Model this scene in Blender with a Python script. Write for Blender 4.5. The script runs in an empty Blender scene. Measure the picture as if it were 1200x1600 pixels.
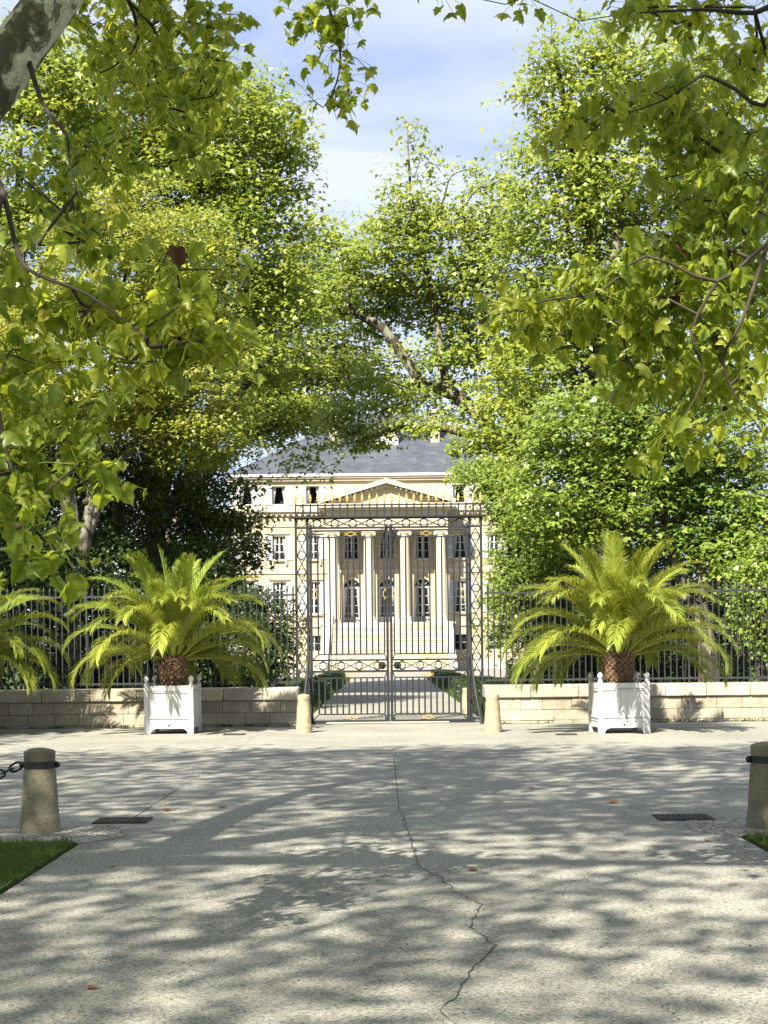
import bpy, bmesh, math, random
import numpy as np
from mathutils import Matrix, Vector

R = math.radians
scene = bpy.context.scene
COL = scene.collection
rng = np.random.default_rng(11)
random.seed(5)
import zlib
def reseed(x):
    global rng
    rng = np.random.default_rng(zlib.crc32(repr(x).encode()))

# ------------------------------------------------------------------ camera
F_PX, CAM_H, HORIZON, ROLL = 2403.0, 1.6, 1012.0, 0.6
cam = bpy.data.cameras.new('camera')
cam.sensor_width = 36.0
cam.lens = F_PX / 1600.0 * 36.0
cam.shift_y = (HORIZON - 800.0) / 1600.0
cam.clip_end = 5000
cam_o = bpy.data.objects.new('camera', cam)
COL.objects.link(cam_o)
cam_o.matrix_world = Matrix.Translation((0, 0, CAM_H)) @ Matrix.Rotation(R(90), 4, 'X') @ Matrix.Rotation(R(-ROLL), 4, 'Z')
scene.camera = cam_o

# ------------------------------------------------------------------ sky and sun
SUN_EL, SUN_AZ = 45.0, 205.0          # azimuth clockwise from +Y: sun stands behind the viewer, to the left
w = bpy.data.worlds.new('World'); scene.world = w; w.use_nodes = True
nt = w.node_tree; nt.nodes.clear()
N = nt.nodes.new
out = N('ShaderNodeOutputWorld'); bg = N('ShaderNodeBackground'); sky = N('ShaderNodeTexSky')
sky.sky_type = 'NISHITA'; sky.sun_disc = False
sky.sun_elevation = R(SUN_EL); sky.sun_rotation = R(SUN_AZ)
sky.air_density = 1.0; sky.dust_density = 0.3; sky.ozone_density = 3.0
bg.inputs['Strength'].default_value = 0.125
tc = N('ShaderNodeTexCoord'); mp = N('ShaderNodeMapping'); mp.inputs['Scale'].default_value = (2.6, 1.2, 6.0)
mp.inputs['Location'].default_value = (0.35, 0.0, 0.55)
no = N('ShaderNodeTexNoise'); no.inputs['Scale'].default_value = 1.7; no.inputs['Detail'].default_value = 7; no.inputs['Roughness'].default_value = 0.52
no.inputs['Distortion'].default_value = 0.35
cr = N('ShaderNodeValToRGB'); cr.color_ramp.elements[0].position = 0.40; cr.color_ramp.elements[1].position = 0.58
cr.color_ramp.elements[0].color = (1.24, 1.44, 2.08, 1); cr.color_ramp.elements[1].color = (2.32, 2.36, 2.58, 1)   # thin veil to white cloud
mx = N('ShaderNodeMixRGB'); mx.inputs['Fac'].default_value = 0.82
L = nt.links.new
L(tc.outputs['Generated'], mp.inputs['Vector']); L(mp.outputs['Vector'], no.inputs['Vector'])
L(no.outputs['Fac'], cr.inputs['Fac']); L(cr.outputs['Color'], mx.inputs['Color2'])
L(sky.outputs['Color'], mx.inputs['Color1']); L(mx.outputs['Color'], bg.inputs['Color']); L(bg.outputs['Background'], out.inputs['Surface'])

sun = bpy.data.lights.new('sun', 'SUN'); sun.energy = 5.0; sun.angle = R(0.6); sun.color = (1.0, 0.93, 0.80)
sun_o = bpy.data.objects.new('sun', sun); COL.objects.link(sun_o)
sd = Vector((math.sin(R(SUN_AZ)) * math.cos(R(SUN_EL)), math.cos(R(SUN_AZ)) * math.cos(R(SUN_EL)), math.sin(R(SUN_EL))))
sun_o.rotation_euler = sd.to_track_quat('Z', 'Y').to_euler(); sun_o.location = (-20, -30, 60)

vs = scene.view_settings
vs.view_transform = 'Standard'; vs.look = 'None'; vs.gamma = 1.0; vs.use_curve_mapping = False
vs.exposure = 1.66
cy = scene.cycles
cy.max_bounces = 8; cy.diffuse_bounces = 2; cy.transmission_bounces = 4; cy.glossy_bounces = 2; cy.transparent_max_bounces = 4
cy.caustics_reflective = False; cy.caustics_refractive = False
cy.sample_clamp_indirect = 6.0

# ------------------------------------------------------------------ photo pixel -> world
CR, SR = math.cos(R(ROLL)), math.sin(R(ROLL))
def P(px, py, D):
    dx, dy = px - 600.0, py - HORIZON
    ux, uy = dx * CR - dy * SR, dx * SR + dy * CR
    return np.array((ux / F_PX * D, D, CAM_H - uy / F_PX * D))
def G(px, py):
    dx, dy = px - 600.0, py - HORIZON
    ux, uy = dx * CR - dy * SR, dx * SR + dy * CR
    D = CAM_H * F_PX / uy
    return np.array((ux / F_PX * D, D, 0.0))
def to_px(p):
    D = max(p[1], 0.05)
    ux, uy = p[0] / D * F_PX, (CAM_H - p[2]) / D * F_PX
    return 600 + ux * CR + uy * SR, HORIZON - ux * SR + uy * CR

# ------------------------------------------------------------------ materials
MATS = {}
def new_mat(name):
    m = bpy.data.materials.new(name); m.use_nodes = True
    t = m.node_tree; t.nodes.clear(); MATS[name] = m
    return m, t
def ramp(t, stops):
    n = t.nodes.new('ShaderNodeValToRGB'); e = n.color_ramp.elements
    e[0].position, e[0].color = stops[0][0], (*stops[0][1], 1)
    e[1].position, e[1].color = stops[-1][0], (*stops[-1][1], 1)
    for p, c in stops[1:-1]:
        x = e.new(p); x.color = (*c, 1)
    return n
def noise(t, vec, scale, detail=4, rough=0.55, dist=0.0):
    n = t.nodes.new('ShaderNodeTexNoise'); n.inputs['Scale'].default_value = scale
    n.inputs['Detail'].default_value = detail; n.inputs['Roughness'].default_value = rough; n.inputs['Distortion'].default_value = dist
    t.links.new(vec, n.inputs['Vector']); return n
def mixc(t, fac, a, b, mode='MIX'):
    n = t.nodes.new('ShaderNodeMixRGB'); n.blend_type = mode
    for s, v in (('Fac', fac), ('Color1', a), ('Color2', b)):
        if hasattr(v, 'links') or hasattr(v, 'is_linked'): t.links.new(v, n.inputs[s])
        elif s == 'Fac': n.inputs[s].default_value = v
        else: n.inputs[s].default_value = (*v, 1)
    return n.outputs['Color']
def finish(t, color, rough=0.7, metal=0.0, bump=None, bstr=0.3, bdist=0.01, spec=0.4):
    o = t.nodes.new('ShaderNodeOutputMaterial'); p = t.nodes.new('ShaderNodeBsdfPrincipled')
    if isinstance(color, tuple): p.inputs['Base Color'].default_value = (*color, 1)
    else: t.links.new(color, p.inputs['Base Color'])
    p.inputs['Roughness'].default_value = rough; p.inputs['Metallic'].default_value = metal
    p.inputs['Specular IOR Level'].default_value = spec
    if bump is not None:
        b = t.nodes.new('ShaderNodeBump'); b.inputs['Strength'].default_value = bstr; b.inputs['Distance'].default_value = bdist
        t.links.new(bump, b.inputs['Height']); t.links.new(b.outputs['Normal'], p.inputs['Normal'])
    t.links.new(p.outputs['BSDF'], o.inputs['Surface']); return p
def geo_pos(t): return t.nodes.new('ShaderNodeNewGeometry').outputs['Position']
def obj_co(t): return t.nodes.new('ShaderNodeTexCoord').outputs['Object']
def obj_rand(t): return t.nodes.new('ShaderNodeObjectInfo').outputs['Random']

def mat_paint(name, c, var=0.12, rough=0.5, scale=9.0, metal=0.0, spec=0.4):
    m, t = new_mat(name); co = obj_co(t)
    n = noise(t, co, scale, 5, 0.6)
    r = ramp(t, [(0.3, tuple(v * (1 - var) for v in c)), (0.7, tuple(min(1, v * (1 + var)) for v in c))])
    t.links.new(n.outputs['Fac'], r.inputs['Fac'])
    finish(t, r.outputs['Color'], rough, metal, n.outputs['Fac'], 0.08, 0.01, spec); return m

def mat_streaked(name, c, stain):
    m, t = new_mat(name); co = geo_pos(t)
    mp_ = t.nodes.new('ShaderNodeMapping'); mp_.inputs['Scale'].default_value = (16, 16, 1.6); t.links.new(co, mp_.inputs['Vector'])
    n1 = noise(t, mp_.outputs['Vector'], 1.0, 6, 0.65); r1 = ramp(t, [(0.52, (0, 0, 0)), (0.80, (0.8, 0.8, 0.8))]); t.links.new(n1.outputs['Fac'], r1.inputs['Fac'])
    n2 = noise(t, co, 28, 6, 0.75); r2 = ramp(t, [(0.64, (0, 0, 0)), (0.72, (0.7, 0.7, 0.7))]); t.links.new(n2.outputs['Fac'], r2.inputs['Fac'])
    col_ = mixc(t, r2.outputs['Color'], mixc(t, r1.outputs['Color'], c, stain), tuple(v * .8 for v in stain))
    finish(t, col_, 0.55, 0, n2.outputs['Fac'], 0.1, 0.004, 0.3)

def mat_aggregate():
    m, t = new_mat('exposed_aggregate'); co = geo_pos(t)
    v = t.nodes.new('ShaderNodeTexVoronoi'); v.inputs['Scale'].default_value = 85; v.inputs['Randomness'].default_value = 1
    t.links.new(co, v.inputs['Vector'])
    sep = t.nodes.new('ShaderNodeSeparateColor'); t.links.new(v.outputs['Color'], sep.inputs['Color'])
    r = ramp(t, [(0.0, (0.092, 0.091, 0.079)), (0.2, (0.21, 0.208, 0.181)), (0.55, (0.292, 0.288, 0.25)), (1.0, (0.39, 0.384, 0.336))])
    t.links.new(sep.outputs['Red'], r.inputs['Fac'])
    n1 = noise(t, co, 150, 3, 0.6)
    r1 = ramp(t, [(0.35, (0.62, 0.62, 0.62)), (0.62, (1.08, 1.08, 1.08))]); t.links.new(n1.outputs['Fac'], r1.inputs['Fac'])
    c = mixc(t, 1.0, r.outputs['Color'], r1.outputs['Color'], 'MULTIPLY')
    n2 = noise(t, co, 0.55, 6, 0.62)
    r2 = ramp(t, [(0.28, (0.76, 0.76, 0.75)), (0.5, (0.98, 0.97, 0.95)), (0.72, (1.14, 1.13, 1.10))]); t.links.new(n2.outputs['Fac'], r2.inputs['Fac'])
    c = mixc(t, 1.0, c, r2.outputs['Color'], 'MULTIPLY')
    n3 = noise(t, co, 4.5, 5, 0.7)
    r3 = ramp(t, [(0.60, (1, 1, 1)), (0.8, (0.70, 0.68, 0.64))]); t.links.new(n3.outputs['Fac'], r3.inputs['Fac'])
    c = mixc(t, 0.7, c, r3.outputs['Color'], 'MULTIPLY')
    finish(t, c, 0.85, 0, v.outputs['Distance'], 0.5, 0.006, 0.25)

def mat_gravel():
    m, t = new_mat('gravel'); co = geo_pos(t)
    v = t.nodes.new('ShaderNodeTexVoronoi'); v.inputs['Scale'].default_value = 38; t.links.new(co, v.inputs['Vector'])
    sep = t.nodes.new('ShaderNodeSeparateColor'); t.links.new(v.outputs['Color'], sep.inputs['Color'])
    r = ramp(t, [(0.0, (0.10, 0.095, 0.08)), (0.35, (0.24, 0.225, 0.195)), (1.0, (0.44, 0.42, 0.385))]); t.links.new(sep.outputs['Green'], r.inputs['Fac'])
    n2 = noise(t, co, 3.0, 5, 0.7)
    r2 = ramp(t, [(0.35, (0.700, 0.670, 0.600)), (0.65, (1, 1, 1))]); t.links.new(n2.outputs['Fac'], r2.inputs['Fac'])
    finish(t, mixc(t, 1.0, r.outputs['Color'], r2.outputs['Color'], 'MULTIPLY'), 0.9, 0, v.outputs['Distance'], 0.8, 0.012, 0.2)

def mat_stone(name, lo, hi, stain, dscale=1.0, pits=0.5, rough=0.85):
    m, t = new_mat(name); co = geo_pos(t)
    n1 = noise(t, co, 2.6 * dscale, 6, 0.65)
    r1 = ramp(t, [(0.28, lo), (0.72, hi)]); t.links.new(n1.outputs['Fac'], r1.inputs['Fac'])
    orr = ramp(t, [(0.0, (0.80, 0.78, 0.74)), (1.0, (1.10, 1.09, 1.06))]); t.links.new(obj_rand(t), orr.inputs['Fac'])
    c = mixc(t, 1.0, r1.outputs['Color'], orr.outputs['Color'], 'MULTIPLY')
    n2 = noise(t, co, 5.5 * dscale, 8, 0.75, 0.6)
    r2 = ramp(t, [(0.56, (0, 0, 0)), (0.74, (1, 1, 1))]); t.links.new(n2.outputs['Fac'], r2.inputs['Fac'])
    c = mixc(t, r2.outputs['Color'], c, stain)
    n3 = noise(t, co, 34 * dscale, 6, 0.7)
    r3 = ramp(t, [(0.36, (1 - pits, 1 - pits, 1 - pits)), (0.52, (1, 1, 1))]); t.links.new(n3.outputs['Fac'], r3.inputs['Fac'])
    c = mixc(t, 1.0, c, r3.outputs['Color'], 'MULTIPLY')
    finish(t, c, rough, 0, n3.outputs['Fac'], 0.55, 0.012, 0.2)

def mat_facade():
    m, t = new_mat('facade_limestone'); co = obj_co(t)
    b = t.nodes.new('ShaderNodeTexBrick'); b.inputs['Scale'].default_value = 1.0
    b.inputs['Brick Width'].default_value = 0.95; b.inputs['Row Height'].default_value = 0.38; b.inputs['Mortar Size'].default_value = 0.008
    b.inputs['Color1'].default_value = (0.44, 0.375, 0.268, 1); b.inputs['Color2'].default_value = (0.41, 0.345, 0.24, 1); b.inputs['Mortar'].default_value = (0.335, 0.285, 0.20, 1)
    sw = t.nodes.new('ShaderNodeMapping'); sw.inputs['Rotation'].default_value = (R(90), 0, 0)
    t.links.new(co, sw.inputs['Vector']); t.links.new(sw.outputs['Vector'], b.inputs['Vector'])
    n = noise(t, co, 0.8, 6, 0.65)
    r = ramp(t, [(0.3, (0.84, 0.82, 0.78)), (0.65, (1.06, 1.05, 1.03))]); t.links.new(n.outputs['Fac'], r.inputs['Fac'])
    finish(t, mixc(t, 1.0, b.outputs['Color'], r.outputs['Color'], 'MULTIPLY'), 0.85, 0, n.outputs['Fac'], 0.1, 0.02, 0.2)

def mat_slate():
    m, t = new_mat('slate'); co = obj_co(t)
    b = t.nodes.new('ShaderNodeTexBrick'); b.inputs['Scale'].default_value = 1.0
    b.inputs['Brick Width'].default_value = 0.45; b.inputs['Row Height'].default_value = 0.24; b.inputs['Mortar Size'].default_value = 0.012
    b.inputs['Color1'].default_value = (0.048, 0.056, 0.070, 1); b.inputs['Color2'].default_value = (0.074, 0.082, 0.097, 1); b.inputs['Mortar'].default_value = (0.033, 0.038, 0.047, 1)
    t.links.new(co, b.inputs['Vector'])
    n = noise(t, co, 0.9, 7, 0.7)
    r = ramp(t, [(0.3, (0.75, 0.77, 0.82)), (0.7, (1.25, 1.22, 1.18))]); t.links.new(n.outputs['Fac'], r.inputs['Fac'])
    finish(t, mixc(t, 1.0, b.outputs['Color'], r.outputs['Color'], 'MULTIPLY'), 0.55, 0, b.outputs['Fac'], 0.2, 0.02, 0.25)

def mat_leaf(name, cols, trans_cols, trans=0.42, rough=0.42, brown=0.0, spec=0.35, mottle=0, per_object=False):
    m, t = new_mat(name)
    g = t.nodes.new('ShaderNodeNewGeometry')
    rnd = obj_rand(t) if per_object else g.outputs['Random Per Island']
    n = len(cols)
    r = ramp(t, [(i / (n - 1), c) for i, c in enumerate(cols)]); t.links.new(rnd, r.inputs['Fac'])
    r2 = ramp(t, [(i / (n - 1), c) for i, c in enumerate(trans_cols)]); t.links.new(rnd, r2.inputs['Fac'])
    nn = noise(t, g.outputs['Position'], 0.45, 3, 0.5)
    rr = ramp(t, [(0.3, (0.78, 0.86, 0.8)), (0.7, (1.18, 1.1, 1.0))]); t.links.new(nn.outputs['Fac'], rr.inputs['Fac'])
    c1 = mixc(t, 1.0, r.outputs['Color'], rr.outputs['Color'], 'MULTIPLY')
    c2 = mixc(t, 1.0, r2.outputs['Color'], rr.outputs['Color'], 'MULTIPLY')
    if mottle:
        nm_ = noise(t, g.outputs['Position'], mottle, 4, 0.6); rm = ramp(t, [(0.3, (0.72, 0.80, 0.7)), (0.55, (1, 1, 1)), (0.75, (1.16, 1.08, 0.95))]); t.links.new(nm_.outputs['Fac'], rm.inputs['Fac'])
        c1 = mixc(t, 1.0, c1, rm.outputs['Color'], 'MULTIPLY'); c2 = mixc(t, 1.0, c2, rm.outputs['Color'], 'MULTIPLY')
    if brown > 0:
        br = ramp(t, [(1 - brown - 0.001, (0, 0, 0)), (1 - brown, (1, 1, 1))]); br.color_ramp.interpolation = 'CONSTANT'
        t.links.new(rnd, br.inputs['Fac'])
        c1 = mixc(t, br.outputs['Color'], c1, (0.10, 0.045, 0.018)); c2 = mixc(t, br.outputs['Color'], c2, (0.13, 0.05, 0.02))
    o = t.nodes.new('ShaderNodeOutputMaterial'); p = t.nodes.new('ShaderNodeBsdfPrincipled'); tr = t.nodes.new('ShaderNodeBsdfTranslucent'); ms = t.nodes.new('ShaderNodeMixShader')
    t.links.new(c1, p.inputs['Base Color']); p.inputs['Roughness'].default_value = rough; p.inputs['Specular IOR Level'].default_value = spec
    t.links.new(c2, tr.inputs['Color']); ms.inputs['Fac'].default_value = trans
    t.links.new(p.outputs['BSDF'], ms.inputs[1]); t.links.new(tr.outputs['BSDF'], ms.inputs[2]); t.links.new(ms.outputs['Shader'], o.inputs['Surface'])

def mat_plane_bark(name, dark, mid, pale, scale=7.0):
    m, t = new_mat(name); co = geo_pos(t)
    mpn = t.nodes.new('ShaderNodeMapping'); mpn.inputs['Scale'].default_value = (1, 1, 0.7); t.links.new(co, mpn.inputs['Vector'])
    n1 = noise(t, mpn.outputs['Vector'], scale, 3, 0.5, 0.8)
    r1 = ramp(t, [(0.0, dark), (0.43, mid), (0.485, pale), (0.53, tuple(v * .7 for v in pale)), (0.55, tuple(v * 1.15 for v in pale))]); r1.color_ramp.interpolation = 'CONSTANT'
    t.links.new(n1.outputs['Fac'], r1.inputs['Fac'])
    n2 = noise(t, co, 40, 5, 0.7)
    r2 = ramp(t, [(0.3, (0.7, 0.7, 0.7)), (0.7, (1.15, 1.15, 1.15))]); t.links.new(n2.outputs['Fac'], r2.inputs['Fac'])
    finish(t, mixc(t, 1.0, r1.outputs['Color'], r2.outputs['Color'], 'MULTIPLY'), 0.85, 0, n1.outputs['Fac'], 0.5, 0.03, 0.2)

def mat_grass():
    m, t = new_mat('lawn_soil'); co = geo_pos(t)
    n = noise(t, co, 6, 7, 0.7)
    r = ramp(t, [(0.3, (0.022, 0.04, 0.008)), (0.55, (0.05, 0.09, 0.015)), (0.8, (0.09, 0.12, 0.03))]); t.links.new(n.outputs['Fac'], r.inputs['Fac'])
    finish(t, r.outputs['Color'], 0.9, 0, n.outputs['Fac'], 0.6, 0.05, 0.1)

def mat_glass():
    m, t = new_mat('window_glass')
    o = t.nodes.new('ShaderNodeOutputMaterial'); p = t.nodes.new('ShaderNodeBsdfPrincipled')
    co = obj_co(t); n = noise(t, co, 1.2, 2)
    r = ramp(t, [(0.3, (0.006, 0.007, 0.008)), (0.7, (0.022, 0.025, 0.028))]); t.links.new(n.outputs['Fac'], r.inputs['Fac'])
    t.links.new(r.outputs['Color'], p.inputs['Base Color']); p.inputs['Roughness'].default_value = 0.06; p.inputs['Specular IOR Level'].default_value = 0.35
    t.links.new(p.outputs['BSDF'], o.inputs['Surface'])

mat_aggregate(); mat_gravel(); mat_facade(); mat_slate(); mat_grass(); mat_glass()
mat_stone('wall_stone', (0.30, 0.265, 0.20), (0.44, 0.40, 0.315), (0.17, 0.14, 0.095), 1.0, 0.4)
mat_stone('coping_stone', (0.35, 0.315, 0.245), (0.48, 0.44, 0.355), (0.24, 0.205, 0.15), 0.8, 0.3)
mat_stone('bollard_stone', (0.165, 0.150, 0.105), (0.255, 0.235, 0.165), (0.10, 0.09, 0.06), 2.2, 0.45)
mat_stone('gatestone', (0.281, 0.242, 0.166), (0.383, 0.340, 0.242), (0.212, 0.174, 0.111), 2.0, 0.35)
mat_stone('chateau_trim', (0.40, 0.355, 0.28), (0.46, 0.415, 0.335), (0.36, 0.31, 0.235), 0.5, 0.12)
mat_stone('chateau_column', (0.47, 0.425, 0.345), (0.53, 0.485, 0.40), (0.43, 0.38, 0.30), 0.4, 0.08)
mat_stone('step_stone', (0.41, 0.365, 0.285), (0.48, 0.435, 0.35), (0.36, 0.315, 0.24), 0.5, 0.1)
mat_streaked('white_paint', (0.53, 0.53, 0.515), (0.36, 0.345, 0.30))
mat_paint('shutter_paint', (0.440, 0.458, 0.475), 0.05, 0.55, 4)
mat_paint('window_paint', (0.62, 0.62, 0.60), 0.04, 0.5, 4)
mat_paint('curtain_cloth', (0.317, 0.312, 0.299), 0.08, 0.9, 5)
mat_paint('iron_paint', (0.019, 0.021, 0.024), 0.25, 0.5, 20, 0.0, 0.25)
mat_paint('fence_iron', (0.020, 0.0215, 0.024), 0.25, 0.5, 20, 0.0, 0.5)
mat_paint('black_iron', (0.006, 0.006, 0.0065), 0.4, 0.5, 30, 0.0, 0.5)
mat_paint('cast_iron', (0.035, 0.028, 0.024), 0.4, 0.7, 30, 0.0, 0.3)
mat_paint('gilding', (0.52, 0.34, 0.11), 0.25, 0.38, 25, 0.55)
mat_paint('zinc', (0.55, 0.57, 0.60), 0.1, 0.5, 3, 0.2)
mat_paint('soil', (0.06, 0.045, 0.03), 0.4, 0.95, 20)
mat_paint('joint_filler', (0.055, 0.05, 0.045), 0.4, 0.95, 30)
mat_paint('joint_pale', (0.22, 0.20, 0.17), 0.3, 0.95, 30)
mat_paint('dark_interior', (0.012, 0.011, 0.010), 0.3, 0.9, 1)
mat_paint('hedge_core', (0.012, 0.02, 0.006), 0.4, 0.95, 3)
mat_plane_bark('plane_bark', (0.085, 0.075, 0.05), (0.16, 0.145, 0.10), (0.46, 0.44, 0.34), 7.0)
mat_plane_bark('tree_bark', (0.055, 0.045, 0.032), (0.085, 0.073, 0.055), (0.17, 0.155, 0.12), 3.0)
mat_paint('dark_twig', (0.040, 0.030, 0.022), 0.35, 0.9, 12)
mat_paint('palm_trunk', (0.05, 0.03, 0.018), 0.5, 0.85, 30)
mat_paint('palm_stub', (0.105, 0.062, 0.034), 0.5, 0.8, 22)
mat_paint('seed', (0.07, 0.055, 0.03), 0.4, 0.9, 80)
mat_leaf('leaf_plane', [(0.140, 0.190, 0.029), (0.200, 0.255, 0.040), (0.288, 0.325, 0.057), (0.163, 0.215, 0.033)],
         [(0.279, 0.380, 0.039), (0.381, 0.460, 0.050), (0.484, 0.540, 0.072), (0.307, 0.400, 0.044)], 0.36, 0.36, brown=0.002, spec=0.5)
mat_leaf('leaf_linden', [(0.162, 0.205, 0.031), (0.233, 0.270, 0.044), (0.347, 0.345, 0.073), (0.142, 0.190, 0.029)],
         [(0.304, 0.380, 0.039), (0.418, 0.460, 0.055), (0.551, 0.540, 0.088), (0.266, 0.350, 0.033)], 0.36, 0.38, spec=0.45)
mat_leaf('leaf_maple', [(0.112, 0.179, 0.030), (0.159, 0.230, 0.040), (0.245, 0.299, 0.061), (0.129, 0.198, 0.034)],
         [(0.232, 0.359, 0.038), (0.318, 0.423, 0.048), (0.430, 0.497, 0.071), (0.258, 0.377, 0.043)], 0.35, 0.36, spec=0.5)
mat_leaf('leaf_linden_shade', [(0.040, 0.064, 0.011), (0.060, 0.088, 0.014), (0.096, 0.116, 0.022), (0.046, 0.072, 0.013)],
         [(0.096, 0.144, 0.016), (0.136, 0.184, 0.020), (0.176, 0.216, 0.028), (0.104, 0.152, 0.016)], 0.28, 0.45, spec=0.35)  # shade of the lower linden put into the leaf colour
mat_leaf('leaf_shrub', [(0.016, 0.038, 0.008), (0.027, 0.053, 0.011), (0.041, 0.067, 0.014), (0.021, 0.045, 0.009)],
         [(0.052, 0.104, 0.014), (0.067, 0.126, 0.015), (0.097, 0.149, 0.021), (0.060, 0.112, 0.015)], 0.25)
mat_leaf('leaf_near', [(0.119, 0.172, 0.026), (0.242, 0.285, 0.040), (0.166, 0.220, 0.033), (0.275, 0.300, 0.048), (0.166, 0.215, 0.033)],
         [(0.342, 0.440, 0.042), (0.608, 0.660, 0.064), (0.437, 0.530, 0.050), (0.703, 0.720, 0.086), (0.494, 0.580, 0.055)], 0.52, 0.36, brown=0.003, spec=0.45, mottle=22)
mat_leaf('leaf_single', [(0.119, 0.172, 0.026), (0.242, 0.285, 0.040), (0.166, 0.220, 0.033), (0.275, 0.300, 0.048), (0.166, 0.215, 0.033)],
         [(0.342, 0.440, 0.042), (0.608, 0.660, 0.064), (0.437, 0.530, 0.050), (0.703, 0.720, 0.086), (0.494, 0.580, 0.055)], 0.52, 0.36, brown=0.004, spec=0.45, mottle=22, per_object=True)
mat_leaf('leaf_palm', [(0.165, 0.225, 0.036), (0.230, 0.280, 0.046), (0.310, 0.340, 0.062), (0.190, 0.245, 0.040)],
         [(0.38, 0.45, 0.05), (0.46, 0.51, 0.06), (0.55, 0.57, 0.075), (0.40, 0.46, 0.055)], 0.26, 0.36)
mat_leaf('grass_blade', [(0.032, 0.066, 0.010), (0.05, 0.088, 0.014), (0.08, 0.105, 0.024)], [(0.15, 0.26, 0.03), (0.2, 0.32, 0.04), (0.26, 0.34, 0.05)], 0.3, 0.5)
mat_leaf('dry_leaf', [(0.16, 0.06, 0.02), (0.28, 0.11, 0.035), (0.10, 0.045, 0.02)], [(0.2, 0.07, 0.02), (0.3, 0.1, 0.03), (0.12, 0.05, 0.02)], 0.15, 0.7)

# ------------------------------------------------------------------ mesh helpers
def new_obj(name, data, parent=None, loc=None):
    o = bpy.data.objects.new(name, data); COL.objects.link(o)
    if parent is not None: o.parent = parent
    if loc is not None: o.location = loc
    return o
def tag(o, label=None, cat=None, group=None, kind=None):
    if label: o['label'] = label
    if cat: o['category'] = cat
    if group: o['group'] = group
    if kind: o['kind'] = kind
    return o
def thing(name, label, cat, loc=(0, 0, 0), rz=0.0, group=None):
    o = new_obj(name, None, None, tuple(float(v) for v in loc)); o.empty_display_size = 0.1
    o.rotation_euler = (0, 0, rz)
    return tag(o, label, cat, group)
def copy_tree(o, parent=None):
    c = o.copy(); COL.objects.link(c); c.parent = parent
    for ch in list(o.children): copy_tree(ch, c)
    return c

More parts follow.
